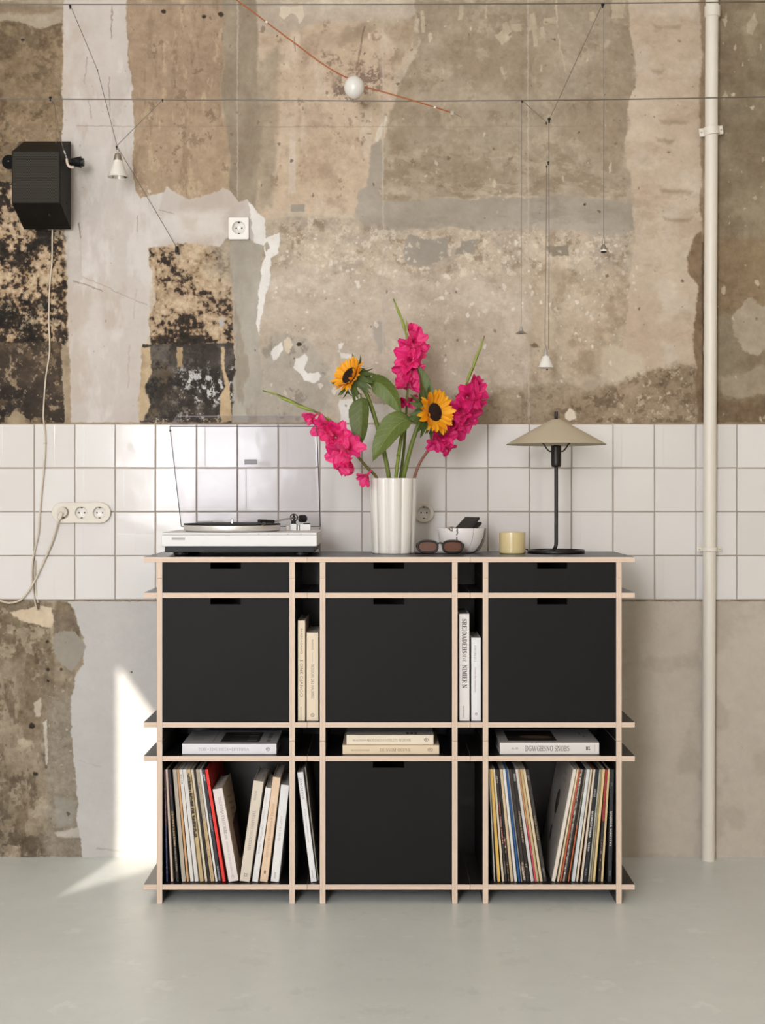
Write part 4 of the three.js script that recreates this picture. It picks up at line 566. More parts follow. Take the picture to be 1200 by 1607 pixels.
  for (const s of [-1, 1]) mesh('hinge', rbox(0.03, 0.03, 0.014, 0.002, s * 0.13, hy - 0.016, -0.3515), M.darkPlastic, t); }

// ---------------------------------------------------------------- vase
const VZ = -0.225, VXC = X(616.8, VZ), vaseTop = Y(750.3, VZ + 0.065) - TOPY;
{ const n = 168, rows = 24, pos = [], uv = [], idx = [], flutes = 10, rad = (a, t) => { const q = Math.abs(Math.sin((a * flutes) / 2 + 0.5 + 0.35 * Math.sin(a * 2 + 1))); return lerp(0.0625, 0.0688, t) * (0.885 + 0.115 * Math.pow(q, 0.62)); };
  const ring = (r, t, y) => { for (let i = 0; i <= n; i++) { const a = (i / n) * Math.PI * 2, q = r(a, t); pos.push(Math.cos(a) * q, y, Math.sin(a) * q); uv.push(i / n, y * 4); } };
  const H = vaseTop, wallT = 0.0042; let count = 0; const add = (r, t, y) => { ring(r, t, y); count++; };
  add(() => 0.0001, 0, 0.0015); add((a, t) => rad(a, t) - 0.006, 0, 0.0012); add((a, t) => rad(a, t) - 0.0025, 0, 0); add((a, t) => rad(a, t), 0, 0.003);
  for (let j = 1; j < rows; j++) add((a, t) => rad(a, t), j / rows, lerp(0.003, H - 0.002, j / rows));
  add((a, t) => rad(a, t), 1, H - 0.0015); add((a, t) => rad(a, t) - 0.0008, 1, H - 0.0002); add((a, t) => rad(a, t) - wallT / 2, 1, H); add((a, t) => rad(a, t) - wallT + 0.0006, 1, H - 0.0004); add((a, t) => rad(a, t) - wallT, 1, H - 0.002);
  for (let j = rows - 1; j >= 0; j -= 3) add((a, t) => rad(a, t) - wallT, j / rows, lerp(0.008, H - 0.002, j / rows)); add(() => 0.0001, 0, 0.007);
  for (let j = 0; j + 1 < count; j++) for (let i = 0; i < n; i++) { const a = j * (n + 1) + i, b = a + n + 1; idx.push(a, b, a + 1, b, b + 1, a + 1); }
  const g = new THREE.BufferGeometry(); g.setAttribute('position', new THREE.Float32BufferAttribute(pos, 3)); g.setAttribute('uv', new THREE.Float32BufferAttribute(uv, 2)); g.setIndex(idx); g.computeVertexNormals();
  const m = solo('vase', g, phys(0xe6e3db, 0.22, { clearcoat: 0.5, clearcoatRoughness: 0.12 }), 'off-white fluted ceramic vase holding gladioli and sunflowers on the shelf top', 'vase'); m.position.set(VXC, TOPY + 0.0003, VZ); }

// ---------------------------------------------------------------- flowers
const sheet = (nu, nv, f) => {   // a curved surface f(u, v) -> Vector3, u along, v across (-1..1)
  const p = [], uv = [], idx = [];
  for (let i = 0; i <= nu; i++) for (let j = 0; j <= nv; j++) { const q = f(i / nu, (j / nv) * 2 - 1); p.push(q.x, q.y, q.z); uv.push(i / nu, j / nv); }
  for (let i = 0; i < nu; i++) for (let j = 0; j < nv; j++) { const a = i * (nv + 1) + j, b = a + nv + 1; idx.push(a, b, a + 1, b, b + 1, a + 1); }
  const g = new THREE.BufferGeometry(); g.setAttribute('position', new THREE.Float32BufferAttribute(p, 3)); g.setAttribute('uv', new THREE.Float32BufferAttribute(uv, 2)); g.setIndex(idx); g.computeVertexNormals(); return g;
};
const leafTex = (a, b, vein, seedN) => canvasTex(512, 256, (g) => { g.fillStyle = a; g.fillRect(0, 0, 512, 256); seed = seedN; for (let k = 0; k < 700; k++) { g.globalAlpha = 0.16; g.fillStyle = rnd() > 0.5 ? b : vein; const x = rnd() * 512, y = rnd() * 256; g.fillRect(x, y, rr(4, 26), rr(2, 8)); } g.globalAlpha = 0.8; g.strokeStyle = vein; g.lineWidth = 5; g.beginPath(); g.moveTo(0, 128); g.lineTo(512, 128); g.stroke(); g.lineWidth = 2; for (let k = 0; k < 8; k++) for (const s of [-1, 1]) { g.beginPath(); g.moveTo(20 + k * 58, 128); g.quadraticCurveTo(70 + k * 60, 128 + s * 50, 110 + k * 62, 128 + s * 125); g.stroke(); } });
const petalTex = (base, deep, light, s) => canvasTex(128, 128, (g) => { g.fillStyle = base; g.fillRect(0, 0, 128, 128); seed = s; for (let k = 0; k < 150; k++) { g.globalAlpha = 0.2; g.strokeStyle = rnd() > 0.5 ? deep : light; g.lineWidth = rr(0.6, 2); const y = rnd() * 128; g.beginPath(); g.moveTo(0, lerp(64, y, 0.6)); g.lineTo(128, y); g.stroke(); } });
const soft = (map, t = 0.32, r = 0.6) => phys(0xffffff, r, { map, transmission: t, thickness: 0, side: THREE.DoubleSide });
M.leaf = [soft(leafTex('#53622b', '#3c4c1e', '#86944e', 3), 0.12, 0.55), soft(leafTex('#5f7030', '#465822', '#93a055', 4), 0.14, 0.55)];
M.pink = [soft(petalTex('#f0147c', '#c40a5c', '#fb4a9a', 5), 0.25), soft(petalTex('#fa3f8c', '#d41c64', '#ff7fb0', 6), 0.25), soft(petalTex('#dc1070', '#ac0a54', '#f0348a', 8), 0.25)];
M.yellow = [soft(petalTex('#ffb000', '#f09000', '#ffcf2e', 9), 0.22), soft(petalTex('#ffbc10', '#f29c00', '#ffd840', 10), 0.22)];
M.stem = std(0x66742a, 0.55); M.stemDark = std(0x6a6330, 0.55); M.bud = std(0x86963a, 0.5); M.bract = phys(0x4d6127, 0.6, { transmission: 0.15, thickness: 0, side: THREE.DoubleSide });
const taper = (pts, r0, r1, n = 40) => { const g = tube(pts, 1, n, 10), p = g.attributes.position, c = new THREE.CatmullRomCurve3(pts, false, 'catmullrom', 0.5); for (let i = 0; i <= n; i++) { const q = c.getPointAt(i / n), r = lerp(r0, r1, i / n); for (let j = 0; j <= 10; j++) { const k = i * 11 + j; p.setXYZ(k, q.x + (p.getX(k) - q.x) * r, q.y + (p.getY(k) - q.y) * r, q.z + (p.getZ(k) - q.z) * r); } } return g; };
const frame = (axis, up = V(0, 1, 0)) => { const z = axis.clone().normalize(), x = up.clone().cross(z); if (x.lengthSq() < 1e-4) x.set(1, 0, 0); x.normalize(); return new THREE.Matrix4().makeBasis(x, z.clone().cross(x), z); };
const floret = (t, c, dir, size, mats, roll = 0, open = 1) => {     // a funnel of six ruffled petals
  const m = frame(dir).multiply(new THREE.Matrix4().makeRotationZ(roll)).setPosition(c), g0 = t.position;
  const throat = mesh('floret', lathe([[0.0025, -size * 0.95], [0.0032, -size * 0.6], [size * 0.13, -size * 0.2], [size * 0.2, 0]], 14).rotateX(Math.PI / 2).applyMatrix4(m).translate(-g0.x, -g0.y, -g0.z), mats[2], t);
  for (let i = 0; i < 6; i++) {
    const a = (i / 6) * Math.PI * 2 + rr(-0.12, 0.12), L = size * rr(0.92, 1.12) * (i % 2 ? 0.92 : 1.06), ph = rnd() * 6, curl = rr(0.2, 0.55) * open, wide = rr(0.42, 0.54);
    const g = sheet(8, 6, (u, s) => {
      const r = size * 0.12 + L * open * (0.2 * u + 0.72 * u * u), z = -size * 0.25 + L * (0.98 * u - curl * u * u * 0.8), w = L * wide * Math.pow(Math.sin(Math.PI * (0.1 + 0.83 * u)), 0.75) * (1 - 0.12 * u), ruf = L * 0.085 * u * Math.sin(s * 5 + u * 4 + ph) + L * 0.12 * s * s * (1 - u * 0.7);
      const x = s * w, y = r - ruf * 0.5, q = V(x, y, z + ruf); return q.applyAxisAngle(V(0, 0, 1), a).applyMatrix4(m).sub(g0);
    });
    mesh('petal', g, mats[i % 2], throat);
  }
};
const gladiolus = (label, path, buds, florets, mats, stemMat) => {
  const p = path.map(([x, y, z]) => at(x, y, z)), t = thing('gladiolus', label, 'flower', p[0].clone(), 'gladioli in the vase'), L = p.map((q) => q.clone().sub(t.position));
  mesh('stem', taper(L, 0.0058, 0.002, 60), stemMat, t);
  for (const [x, y, z, dx, dy, len, wd] of buds) {       // closed green buds sheathing the tip
    const c = at(x, y, z), d = V(dx, -dy, 0.05).normalize(), g = lathe([[0.0004, 0], [wd * 0.8, len * 0.18], [wd, len * 0.4], [wd * 0.7, len * 0.72], [0.0003, len]], 12); g.scale(1, 1, 0.7);
    g.applyQuaternion(new THREE.Quaternion().setFromUnitVectors(V(0, 1, 0), d)).translate(c.x - t.position.x, c.y - t.position.y, c.z - t.position.z); mesh('bud', g, M.bud, t);
  }
  for (const [x, y, z, dx, dy, dz, px, open] of florets) floret(t, at(x, y, z), V(dx, -dy, dz), S(px * 1.12, z), mats, rnd() * 6, open ?? 0.95);
  return t;
};
const inV = (px, y = 850) => [px, y, VZ];
seed = 21;
gladiolus('pink gladiolus with a long green tip arching low over the record player', [inV(622, 858), inV(608, 800), [592, 752, -0.2], [575, 733, -0.19], [557, 711, -0.18], [541, 690, -0.175], [523, 668, -0.17], [502, 650, -0.165], [474, 637, -0.16], [440, 621, -0.16], [412, 613, -0.16]],
  [[530, 676, -0.17, -0.55, -0.75, 0.052, 0.0055], [516, 662, -0.166, -0.7, -0.55, 0.05, 0.0052], [492, 645, -0.16, -0.92, -0.3, 0.062, 0.005], [466, 634, -0.16, -0.92, -0.36, 0.062, 0.0048], [440, 621, -0.16, -0.92, -0.28, 0.05, 0.0028]],
  [[490, 654, -0.155, -0.75, 0.45, 0.5, 15, 0.6], [509, 669, -0.15, -0.5, 0.35, 0.85, 20], [528, 684, -0.145, 0.1, -0.1, 1, 23], [517, 681, -0.15, -0.8, 0.5, 0.5, 18], [549, 702, -0.145, 0.25, -0.35, 0.9, 22], [536, 712, -0.145, -0.45, 0.5, 0.75, 24], [545, 726, -0.15, -0.3, 1, 0.35, 22, 0.55], [574, 748, -0.165, -0.5, 0.6, 0.5, 15, 0.8]], [M.pink[1], M.pink[0], M.pink[1]], M.stemDark);
gladiolus('pink gladiolus standing upright behind the sunflowers, tallest in the vase', [inV(618, 858), inV(622, 800), [628, 750, -0.235], [634, 700, -0.24], [637, 650, -0.245], [640, 600, -0.25], [641, 560, -0.25], [637, 525, -0.25], [629, 497, -0.25], [617, 469, -0.25]],
  [[641, 545, -0.245, -0.15, -1, 0.05, 0.005], [637, 524, -0.245, -0.28, -0.95, 0.06, 0.0048], [630, 502, -0.245, -0.36, -0.93, 0.058, 0.0042], [640, 520, -0.24, -0.18, -1, 0.034, 0.003]],
  [[647, 522, -0.235, 0.2, -0.7, 0.6, 15, 0.5], [651, 535, -0.225, 0.45, -0.1, 0.9, 19], [642, 545, -0.23, -0.75, 0.1, 0.65, 18, 0.7], [654, 552, -0.23, 0.7, 0.3, 0.7, 17], [642, 564, -0.22, -0.35, -0.15, 0.95, 21], [648, 578, -0.225, 0.15, 0.5, 0.85, 18], [636, 580, -0.23, -0.6, 0.35, 0.7, 17], [633, 605, -0.235, -0.45, -0.5, 0.75, 15, 0.7], [645, 606, -0.23, 0.7, -0.2, 0.7, 15, 0.7], [645, 628, -0.24, 0.5, 0.4, 0.75, 14, 0.7], [632, 630, -0.24, -0.2, 0.3, 0.8, 13, 0.5]], M.pink, M.stem);
gladiolus('dark pink gladiolus leaning right, with its green tip pointing up toward the lamp', [inV(630, 858), inV(638, 800), [650, 750, -0.24], [660, 724, -0.245], [674, 704, -0.25], [690, 684, -0.25], [706, 660, -0.25], [720, 630, -0.25], [733, 600, -0.25], [746, 568, -0.25], [760, 527, -0.25]],
  [[722, 628, -0.245, 0.3, -0.9, 0.055, 0.0055], [731, 604, -0.245, 0.32, -0.92, 0.06, 0.005], [741, 580, -0.245, 0.3, -0.95, 0.058, 0.0048], [749, 560, -0.245, 0.3, -0.95, 0.062, 0.0036]],
  [[744, 602, -0.235, 0.5, -0.7, 0.5, 14, 0.5], [746, 614, -0.225, 0.75, -0.15, 0.75, 19], [735, 622, -0.22, 0.05, 0, 1, 20], [741, 636, -0.23, 0.7, 0.5, 0.6, 19], [722, 644, -0.225, -0.2, 0.1, 1, 21], [732, 652, -0.23, 0.4, 0.65, 0.7, 19], [708, 662, -0.235, 0, 0.2, 1, 20], [718, 670, -0.235, 0.5, 0.7, 0.6, 17], [694, 684, -0.23, 0.1, 0.3, 0.95, 20], [686, 694, -0.235, -0.2, 0.7, 0.75, 16], [700, 698, -0.24, 0.5, 0.8, 0.4, 15, 0.7]], [M.pink[2], M.pink[0], M.pink[2]], std(0x8a5a48, 0.55));
const sunflower = (label, path, centre, normal, R, discR, cup, leaves) => {
  const p = path.map(([x, y, z]) => at(x, y, z)), t = thing('sunflower', label, 'flower', p[0].clone(), 'sunflowers in the vase'), o = t.position, c = at(...centre), N3 = V(...normal).normalize(), m = frame(N3).setPosition(c.clone().sub(o));
  mesh('stem', taper([...p.map((q) => q.clone().sub(o)), c.clone().sub(o).addScaledVector(N3, -0.02)], 0.0072, 0.006, 60), M.stem, t);
  const bumps = []; seed = Math.round(centre[0]);
  const disc = new THREE.SphereGeometry(1, 40, 20, 0, Math.PI * 2, 0, Math.PI / 2).rotateX(Math.PI / 2).scale(discR, discR, discR * 0.3);
  for (let k = 0; k < 240; k++) { const r = discR * Math.sqrt(k / 240) * 0.98, a = k * 2.39996, q = new THREE.ConeGeometry(0.0011, 0.0045, 5).rotateX(Math.PI / 2).translate(Math.cos(a) * r, Math.sin(a) * r, discR * 0.3 * Math.sqrt(Math.max(0, 1 - (r / discR) ** 2)) + 0.001); bumps.push(q); }
  mesh('flower_centre', merge(disc, bumps).applyMatrix4(m), std(0x2a110c, 0.85), t);
  mesh('calyx', lathe([[0.004, -0.024], [discR * 0.6, -0.018], [discR * 1.12, -0.006], [discR * 1.05, 0.001], [0, 0.001]], 30).rotateX(Math.PI / 2).applyMatrix4(m), M.bract, t);
  for (let k = 0; k < 44; k++) {
    const inner = k % 2, a = (k / 44) * Math.PI * 2 + rr(-0.07, 0.07), L = (R - discR * 0.86) * rr(0.86, 1.12) * (inner ? 0.94 : 1.05), tilt = cup + (inner ? 0.28 : 0) + rr(-0.12, 0.16), w = L * rr(0.17, 0.23), tw = rr(-0.35, 0.35), hook = rr(-0.25, 0.3);
    const g = sheet(6, 4, (u, s) => { const ww = w * Math.pow(Math.sin(Math.PI * (0.12 + 0.86 * u)), 0.7), ang = tilt + hook * u, y = discR * 0.9 + L * u * Math.cos(ang), z = (inner ? 0.003 : 0) + L * u * Math.sin(ang) + ww * s * s * 0.35 + s * ww * tw * u; return V(s * ww, y, z).applyAxisAngle(V(0, 0, 1), a).applyMatrix4(m); });
    mesh('petal', g, M.yellow[k % 3 ? 0 : 1], t);
  }
  const br = [];
  for (let k = 0; k < 46; k++) { const a = k * 2.39996, L = R * rr(0.6, 0.95), back = -0.55 - (k % 3) * 0.35 + rr(-0.2, 0.3), w = L * 0.2, bend = rr(-0.8, 0.9); br.push(sheet(5, 2, (u, s) => { const ang = back + bend * u, ww = w * Math.pow(1 - u, 0.8) * (0.6 + u); return V(s * ww, discR * 0.95 + L * u * Math.cos(ang), -0.006 - (k % 3) * 0.004 + L * u * Math.sin(ang) + s * s * ww * 0.3).applyAxisAngle(V(0, 0, 1), a).applyMatrix4(m); })); }
  mesh('bracts', merge(br), M.bract, t);
  leaves.forEach(([pts, W, side, fold, mat], li) => {   // pts: midrib in photograph pixels and depth; side: direction across the blade
    const mid = new THREE.CatmullRomCurve3(pts.map(([x, y, z]) => at(x, y, z).sub(o))), sd = V(...side).normalize();
    const g = sheet(26, 10, (u, s) => {
      const q = mid.getPointAt(u), T3 = mid.getTangentAt(u), across = sd.clone().addScaledVector(T3, -sd.dot(T3)).normalize(), up = T3.clone().cross(across);
      const w = u < 0.08 ? 0.0018 : Math.max(0.0006, W * Math.pow(Math.sin(Math.PI * Math.pow((u - 0.08) / 0.92, 0.62)), 0.85)) + (Math.abs(s) > 0.9 ? 0.0007 * Math.sin(u * 90) : 0);
      return q.addScaledVector(across, s * w).addScaledVector(up, fold * Math.abs(s) * w + 0.06 * W * Math.sin(u * 13 + s * 2 + li) * Math.abs(s));
    });
    mesh('leaf', g, M.leaf[mat], t);
    mesh('leaf_stalk', tube(pts.slice(0, 2).map(([x, y, z]) => at(x, y, z).sub(o)), 0.0019, 6, 6), M.stem, t);
  });
};
sunflower('sunflower facing up and left, higher of the two, above the drooping leaf', [inV(614, 858), inV(613, 800), [610, 750, -0.2], [603, 712, -0.195], [594, 676, -0.19], [583, 640, -0.19], [573, 615, -0.19]], [549, 590, -0.172], [-0.64, 0.45, 0.62], 0.0565, 0.028, 0.36, [
  [[[566, 618, -0.185], [567, 630, -0.175], [567, 655, -0.17], [566, 680, -0.17], [562, 708, -0.175]], 0.033, [1, 0.05, 0.5], 0.5, 0],
  [[[574, 601, -0.19], [588, 600, -0.18], [604, 608, -0.17], [618, 626, -0.17], [630, 652, -0.175]], 0.031, [0.75, 0.62, 0.45], 0.45, 1],
]);
sunflower('sunflower facing right, lower of the two, beside the dark pink gladiolus', [inV(624, 858), inV(628, 800), [633, 750, -0.2], [638, 727, -0.19], [645, 700, -0.18], [653, 676, -0.175], [659, 662, -0.175]], [681, 647, -0.16], [0.66, 0.1, 0.75], 0.065, 0.0285, 0.22, [
  [[[652, 664, -0.17], [640, 659, -0.16], [622, 668, -0.15], [604, 690, -0.148], [584, 725, -0.15]], 0.041, [0.72, -0.55, 0.55], 0.28, 1],
  [[[662, 650, -0.19], [662, 636, -0.195], [664, 615, -0.2], [661, 592, -0.205], [653, 572, -0.21]], 0.0265, [0.9, 0.1, 0.75], 0.6, 0],
]);
{ const p = [inV(620, 858), inV(619, 800), [621, 750, -0.19], [625, 715, -0.19], [629, 690, -0.19], [634, 664, -0.2]].map((q) => at(...q)), t = thing('cut_stem', 'bare pale green stem between the sunflower stems in the vase', 'stem', p[0].clone()); mesh('stem', taper(p.map((q) => q.clone().sub(t.position)), 0.0058, 0.005), std(0x76862f, 0.55), t); mesh('node', ball(0.0064, ...p[3].clone().sub(t.position).toArray(), 12, 8), std(0x6b7a2c, 0.6), t); }

// ---------------------------------------------------------------- bowl and what lies in it, sunglasses, cup, table lamp
{ const z = -0.255, r = S(38.4, z), x = X(724.5, z), h = Y(828.5, z) - TOPY, b = thing('bowl', 'white bowl with dark grey marbling beside the sunglasses', 'bowl', V(x, TOPY + 0.0003, z));
  const marble = canvasTex(1024, 512, (g, W, H) => {   // veins drawn round the bowl: u = 0 faces the room, rim at 0.46 of the height
    g.fillStyle = '#e9e5e3'; g.fillRect(0, 0, W, H); seed = 77; const rim = H * 0.44, foot = H;
    const vein = (u0, v0, u1, v1, w, c, wob) => { for (let q = -1; q <= 1; q++) { g.strokeStyle = c; let x = (u0 + q) * W, y = v0; for (let k = 1; k <= 26; k++) { const t = k / 26, nx = (lerp(u0, u1, t) + q) * W + (rnd() - 0.5) * wob, ny = lerp(v0, v1, t); g.lineWidth = w * rr(0.4, 1.2); g.beginPath(); g.moveTo(x, y); g.lineTo(nx, ny); g.stroke(); x = nx; y = ny; } } };
    for (let k = 0; k < 7; k++) { g.globalAlpha = 0.35; vein(0.2 + k * 0.006, rim - 10, 0.09 + k * 0.008, foot, 14, '#77716e', 12); } g.globalAlpha = 1;
    vein(0.205, rim - 10, 0.1, foot, 9, '#2e2a29', 10); vein(0.185, rim + 30, 0.13, foot - 60, 6, '#4a4543', 16); vein(0.235, rim, 0.16, foot, 12, '#5a5452', 14);
    vein(0.075, rim, 0.06, rim + 120, 2.4, '#6c6664', 5); vein(0.06, rim + 120, 0.02, foot - 40, 2, '#8a8482', 8); vein(0.966, rim, 0.958, rim + 70, 9, '#4a4644', 10); vein(0.958, rim + 80, 0.955, rim + 130, 8, '#3a3635', 8); vein(0.87, rim + 12, 0.925, rim + 44, 10, '#4c4847', 14); vein(0.925, rim + 44, 0.935, rim + 6, 6, '#77716f', 10);
    vein(0.42, rim, 0.5, foot, 8, '#5d5755', 14); vein(0.62, rim, 0.7, foot, 5, '#77716f', 16); vein(0.8, rim + 60, 0.74, foot, 3, '#8a8482', 10); vein(0.3, rim - 200, 0.36, rim, 8, '#5d5755', 14); vein(0.6, rim - 210, 0.55, rim, 5, '#6d6765', 12);
  });
  const prof = [[0.001, 0.001], [r * 0.42, 0], [r * 0.5, 0.001]]; for (let k = 1; k <= 12; k++) { const a = k / 12 * Math.PI / 2; prof.push([r * (0.5 + 0.5 * Math.sin(a)), h * (1 - Math.cos(a)) * 0.985 + 0.001]); } prof.push([r - 0.0006, h], [r - 0.002, h]); for (let k = 11; k >= 0; k--) { const a = k / 12 * Math.PI / 2; prof.push([Math.max(0.001, (r - 0.0035) * (0.5 + 0.5 * Math.sin(a)) - (k ? 0 : r * 0.4)), h * (1 - Math.cos(a)) * 0.95 + 0.005]); }
  mesh('body', lathe(prof, 72), phys(0xffffff, 0.3, { map: marble }), b);
  const wal = (label, px, py, zz, w, hh, th, c) => { const e1 = V(1, 0, 0.8).normalize(), e2 = V(0.7, 0.7, -0.875).normalize(), m = solo('leather_case', rbox(w, hh, th, 0.003, 0, -hh / 2, 0), std(c, 0.6), label, 'wallet', 'black cases in the marbled bowl'); m.applyMatrix4(new THREE.Matrix4().makeBasis(e1, e2, e1.clone().cross(e2)).setPosition(at(px, py, zz))); return m; };
  wal('larger black leather case leaning in the marbled bowl', 741.5, 812.5, z - 0.008, 0.052, 0.064, 0.008, 0x2b2929);
  wal('smaller black case behind the larger one in the marbled bowl', 750, 820, z - 0.027, 0.028, 0.045, 0.008, 0x1f1d1d);
  const k = thing('key_ring', 'small bunch of dull metal keys at the rim of the marbled bowl', 'keys', at(711, 829, z + 0.01));
  mesh('ring', new THREE.TorusGeometry(0.008, 0.001, 8, 24).rotateX(1.2), M.steel, k); for (let q = 0; q < 2; q++) mesh('key', merge(rbox(0.011, 0.002, 0.012, 0.0008), rbox(0.005, 0.0018, 0.022, 0.0006, 0, 0, -0.016)).rotateY(0.6 + q * 1.2).rotateZ(0.15).translate(0.004 - q * 0.01, 0.001 + q * 0.003, 0), M.steel, k); }
{ const z = -0.13, t = thing('sunglasses', 'dark tortoiseshell sunglasses with brown lenses, folded in front of the marbled bowl', 'sunglasses', V(X(690.5, z), TOPY + 0.0015, z)), c = Y(858.6, z) - TOPY, m = std(0x17100e, 0.45), lens = phys(0x6c4c3e, 0.45, { specularIntensity: 0.25, side: THREE.DoubleSide });
  const oval = (s, k) => Array.from({ length: 28 }, (_, i) => { const a = i / 28 * Math.PI * 2, ca = Math.cos(a), sa = Math.sin(a), e = 0.74; return V(s * 0.0349 + Math.sign(ca) * Math.abs(ca) ** e * 0.0275 * k, c + Math.sign(sa) * Math.abs(sa) ** e * (sa > 0 ? 0.0158 : 0.0168) * k, -0.1 * Math.abs(s * 0.0349 + ca * 0.0275) - 0.08 * sa * 0.016); });
  for (const s of [-1, 1]) {
    mesh('rim', new THREE.TubeGeometry(new THREE.CatmullRomCurve3(oval(s, 1), true), 56, 0.0031, 8, true), m, t);
    const o = oval(s, 0.99), p = [], mid = o.reduce((q, v) => q.add(v), V(0, 0, 0)).multiplyScalar(1 / 28); o.forEach((v, i) => { const n = o[(i + 1) % 28]; p.push(...mid.toArray(), ...v.toArray(), ...n.toArray()); });
    const g = new THREE.BufferGeometry(); g.setAttribute('position', new THREE.Float32BufferAttribute(p, 3)); g.computeVertexNormals(); mesh('lens', g, lens, t);
    mesh('end_piece', rbox(0.006, 0.006, 0.006, 0.002, s * 0.0655, c + 0.005, -0.008), m, t);
    mesh('temple', tube([V(s * 0.066, c + 0.004, -0.011), V(s * 0.064, c - 0.005, -0.018), V(s * 0.03, -0.0005 + 0.002, -0.026 - s * 0.004), V(-s * 0.035, 0.001, -0.024 - s * 0.004), V(-s * 0.071, 0.0012, -0.014)], 0.0016, 30, 8), m, t);
  }
  mesh('bridge', tube([V(-0.0085, c + 0.007, 0), V(0, c + 0.0105, 0.001), V(0.0085, c + 0.007, 0)], 0.0021, 12, 8), m, t); }
{ const z = -0.205, r = S(20.8, z), h = Y(835.2, z) - TOPY, m = solo('cup', lathe([[0.001, 0.002], [r * 0.8, 0.0015], [r * 0.9, 0], [r * 0.97, 0.002], [r, 0.006], [r, h - 0.002], [r - 0.0008, h - 0.0004], [r - 0.002, h], [r - 0.0034, h - 0.0006], [r - 0.004, h - 0.003], [r - 0.004, 0.008], [0.001, 0.006]], 64), phys(0xd9c795, 0.3, { clearcoat: 0.6, clearcoatRoughness: 0.1, bumpMap: tileBump, bumpScale: 0.002 }), 'small straight-sided mustard yellow ceramic cup beside the table lamp', 'cup'); m.position.set(X(803.6, z), TOPY + 0.0003, z); }
{ const z = -0.25, t = thing('table_lamp', 'black table lamp with a wide sand-coloured conical shade on a ring base', 'lamp', V(X(872.4, z), TOPY, z)), y = (p) => Y(p, z) - TOPY, R = 0.0785;
  const ringP = [[R - 0.006, 0], [R + 0.003, 0], [R + 0.0045, 0.002], [R + 0.0045, 0.0075], [R + 0.002, 0.0098], [R - 0.004, 0.0098], [R - 0.0065, 0.0075], [R - 0.007, 0.002], [R - 0.006, 0]];
  mesh('base_ring', lathe(ringP, 80), M.darkMetal, t);
  mesh('stem', tube([V(0, y(727), 0), V(0, y(780), 0), V(0, 0.06, 0), V(0, 0.034, 0), V(-0.001, 0.022, 0.001), V(-0.005, 0.013, 0.004), V(-0.012, 0.0072, 0.012), V(-0.03, 0.0052, 0.035), V(-0.047, 0.005, 0.0615)], 0.0056, 70, 14, 0.5), M.darkMetal, t);
  mesh('socket', lathe([[0.001, y(733)], [0.0125, y(733)], [0.0146, y(730)], [0.0148, y(727)], [0.0148, y(701)], [0.014, y(699)], [0.001, y(699)]], 36), M.darkMetal, t);
  for (const s of [-1, 1]) mesh('arm', tube([V(s * 0.013, y(708.2), 0), V(s * 0.02, y(708), 0), V(s * 0.0275, y(704), 0), V(s * 0.034, y(698.5), 0), V(s * 0.0415, y(693.5), 0), V(s * 0.0445, y(689), 0)], 0.0021, 30, 8), M.darkMetal, t);
  const Rs = 0.1445, yr = y(697.2), ya = y(658), sh = []; for (let k = 0; k <= 10; k++) { const q = k / 10; sh.push([lerp(0.0125, Rs, q), ya - (ya - yr) * (q * 0.86 + 0.14 * q * q) - 0.002 * Math.sin(q * 3.1)]); }
  const prof = [[0.005, ya + 0.0002], ...sh, [Rs + 0.0006, yr - 0.0004], ...sh.slice().reverse().map(([a, b]) => [a - 0.0008, b - 0.0014]), [0.005, ya - 0.0012]];
  mesh('shade', lathe(prof, 96), phys(0xc3b89f, 0.62, { side: THREE.DoubleSide }), t);
  mesh('finial', lathe([[0.001, y(645.6)], [0.0046, y(645.8)], [0.0052, y(646.4)], [0.0052, ya], [0.001, ya]], 24), M.darkMetal, t);
  mesh('bulb', ball(0.014, 0, y(688), 0), phys(0xe9e6df, 0.3), t);
  mesh('cord', tube([V(-0.076, 0.004, -0.012), V(-0.082, 0.0085, -0.012), V(-0.09, 0.0105, -0.012), V(-0.1, 0.0065, -0.014), V(-0.11, 0.0022, -0.02), V(-0.125, 0.0018, -0.05), V(-0.12, 0.0018, -0.096)], 0.0017, 40, 8), M.rubber, t); }

// ---------------------------------------------------------------- wall sockets
const FACE = BACK, TILE = BACK + 0.0082;
const holed = (shape, cs, r, depth) => { for (const [x, y] of cs) { const h = new THREE.Path(); h.absarc(x, y, r, 0, Math.PI * 2, true); shape.holes.push(h); } return new THREE.ExtrudeGeometry(shape, { depth, bevelEnabled: true, bevelSegments: 3, bevelSize: 0.0016, bevelThickness: 0.0018, bevelOffset: -0.0016, curveSegments: 32 }); };
const insert = (t, x, y, r, z) => { const i = mesh('socket_cup', merge(lathe([[r + 0.0009, 0.0118], [r, 0.0105], [r - 0.0006, 0.002], [0.0001, 0.002]], 36).rotateX(Math.PI / 2).translate(x, y, z), new THREE.TorusGeometry(r + 0.002, 0.0007, 6, 40).translate(x, y, z + 0.0128)), M.plastic, t); for (const s of [-1, 1]) { mesh('pin_hole', cyl(0.0023, 0.0023, 0.0012, 14).rotateX(Math.PI / 2).translate(x + s * 0.0086, y, z + 0.0022), M.hole, i); mesh('earth_clip', rbox(0.0056, 0.003, 0.006, 0.0005, x, y + s * (r - 0.0016), z + 0.0045), M.hole, i); } mesh('screw', cyl(0.0013, 0.0013, 0.001, 10).rotateX(Math.PI / 2).translate(x, y, z + 0.0022), M.steel, i); };
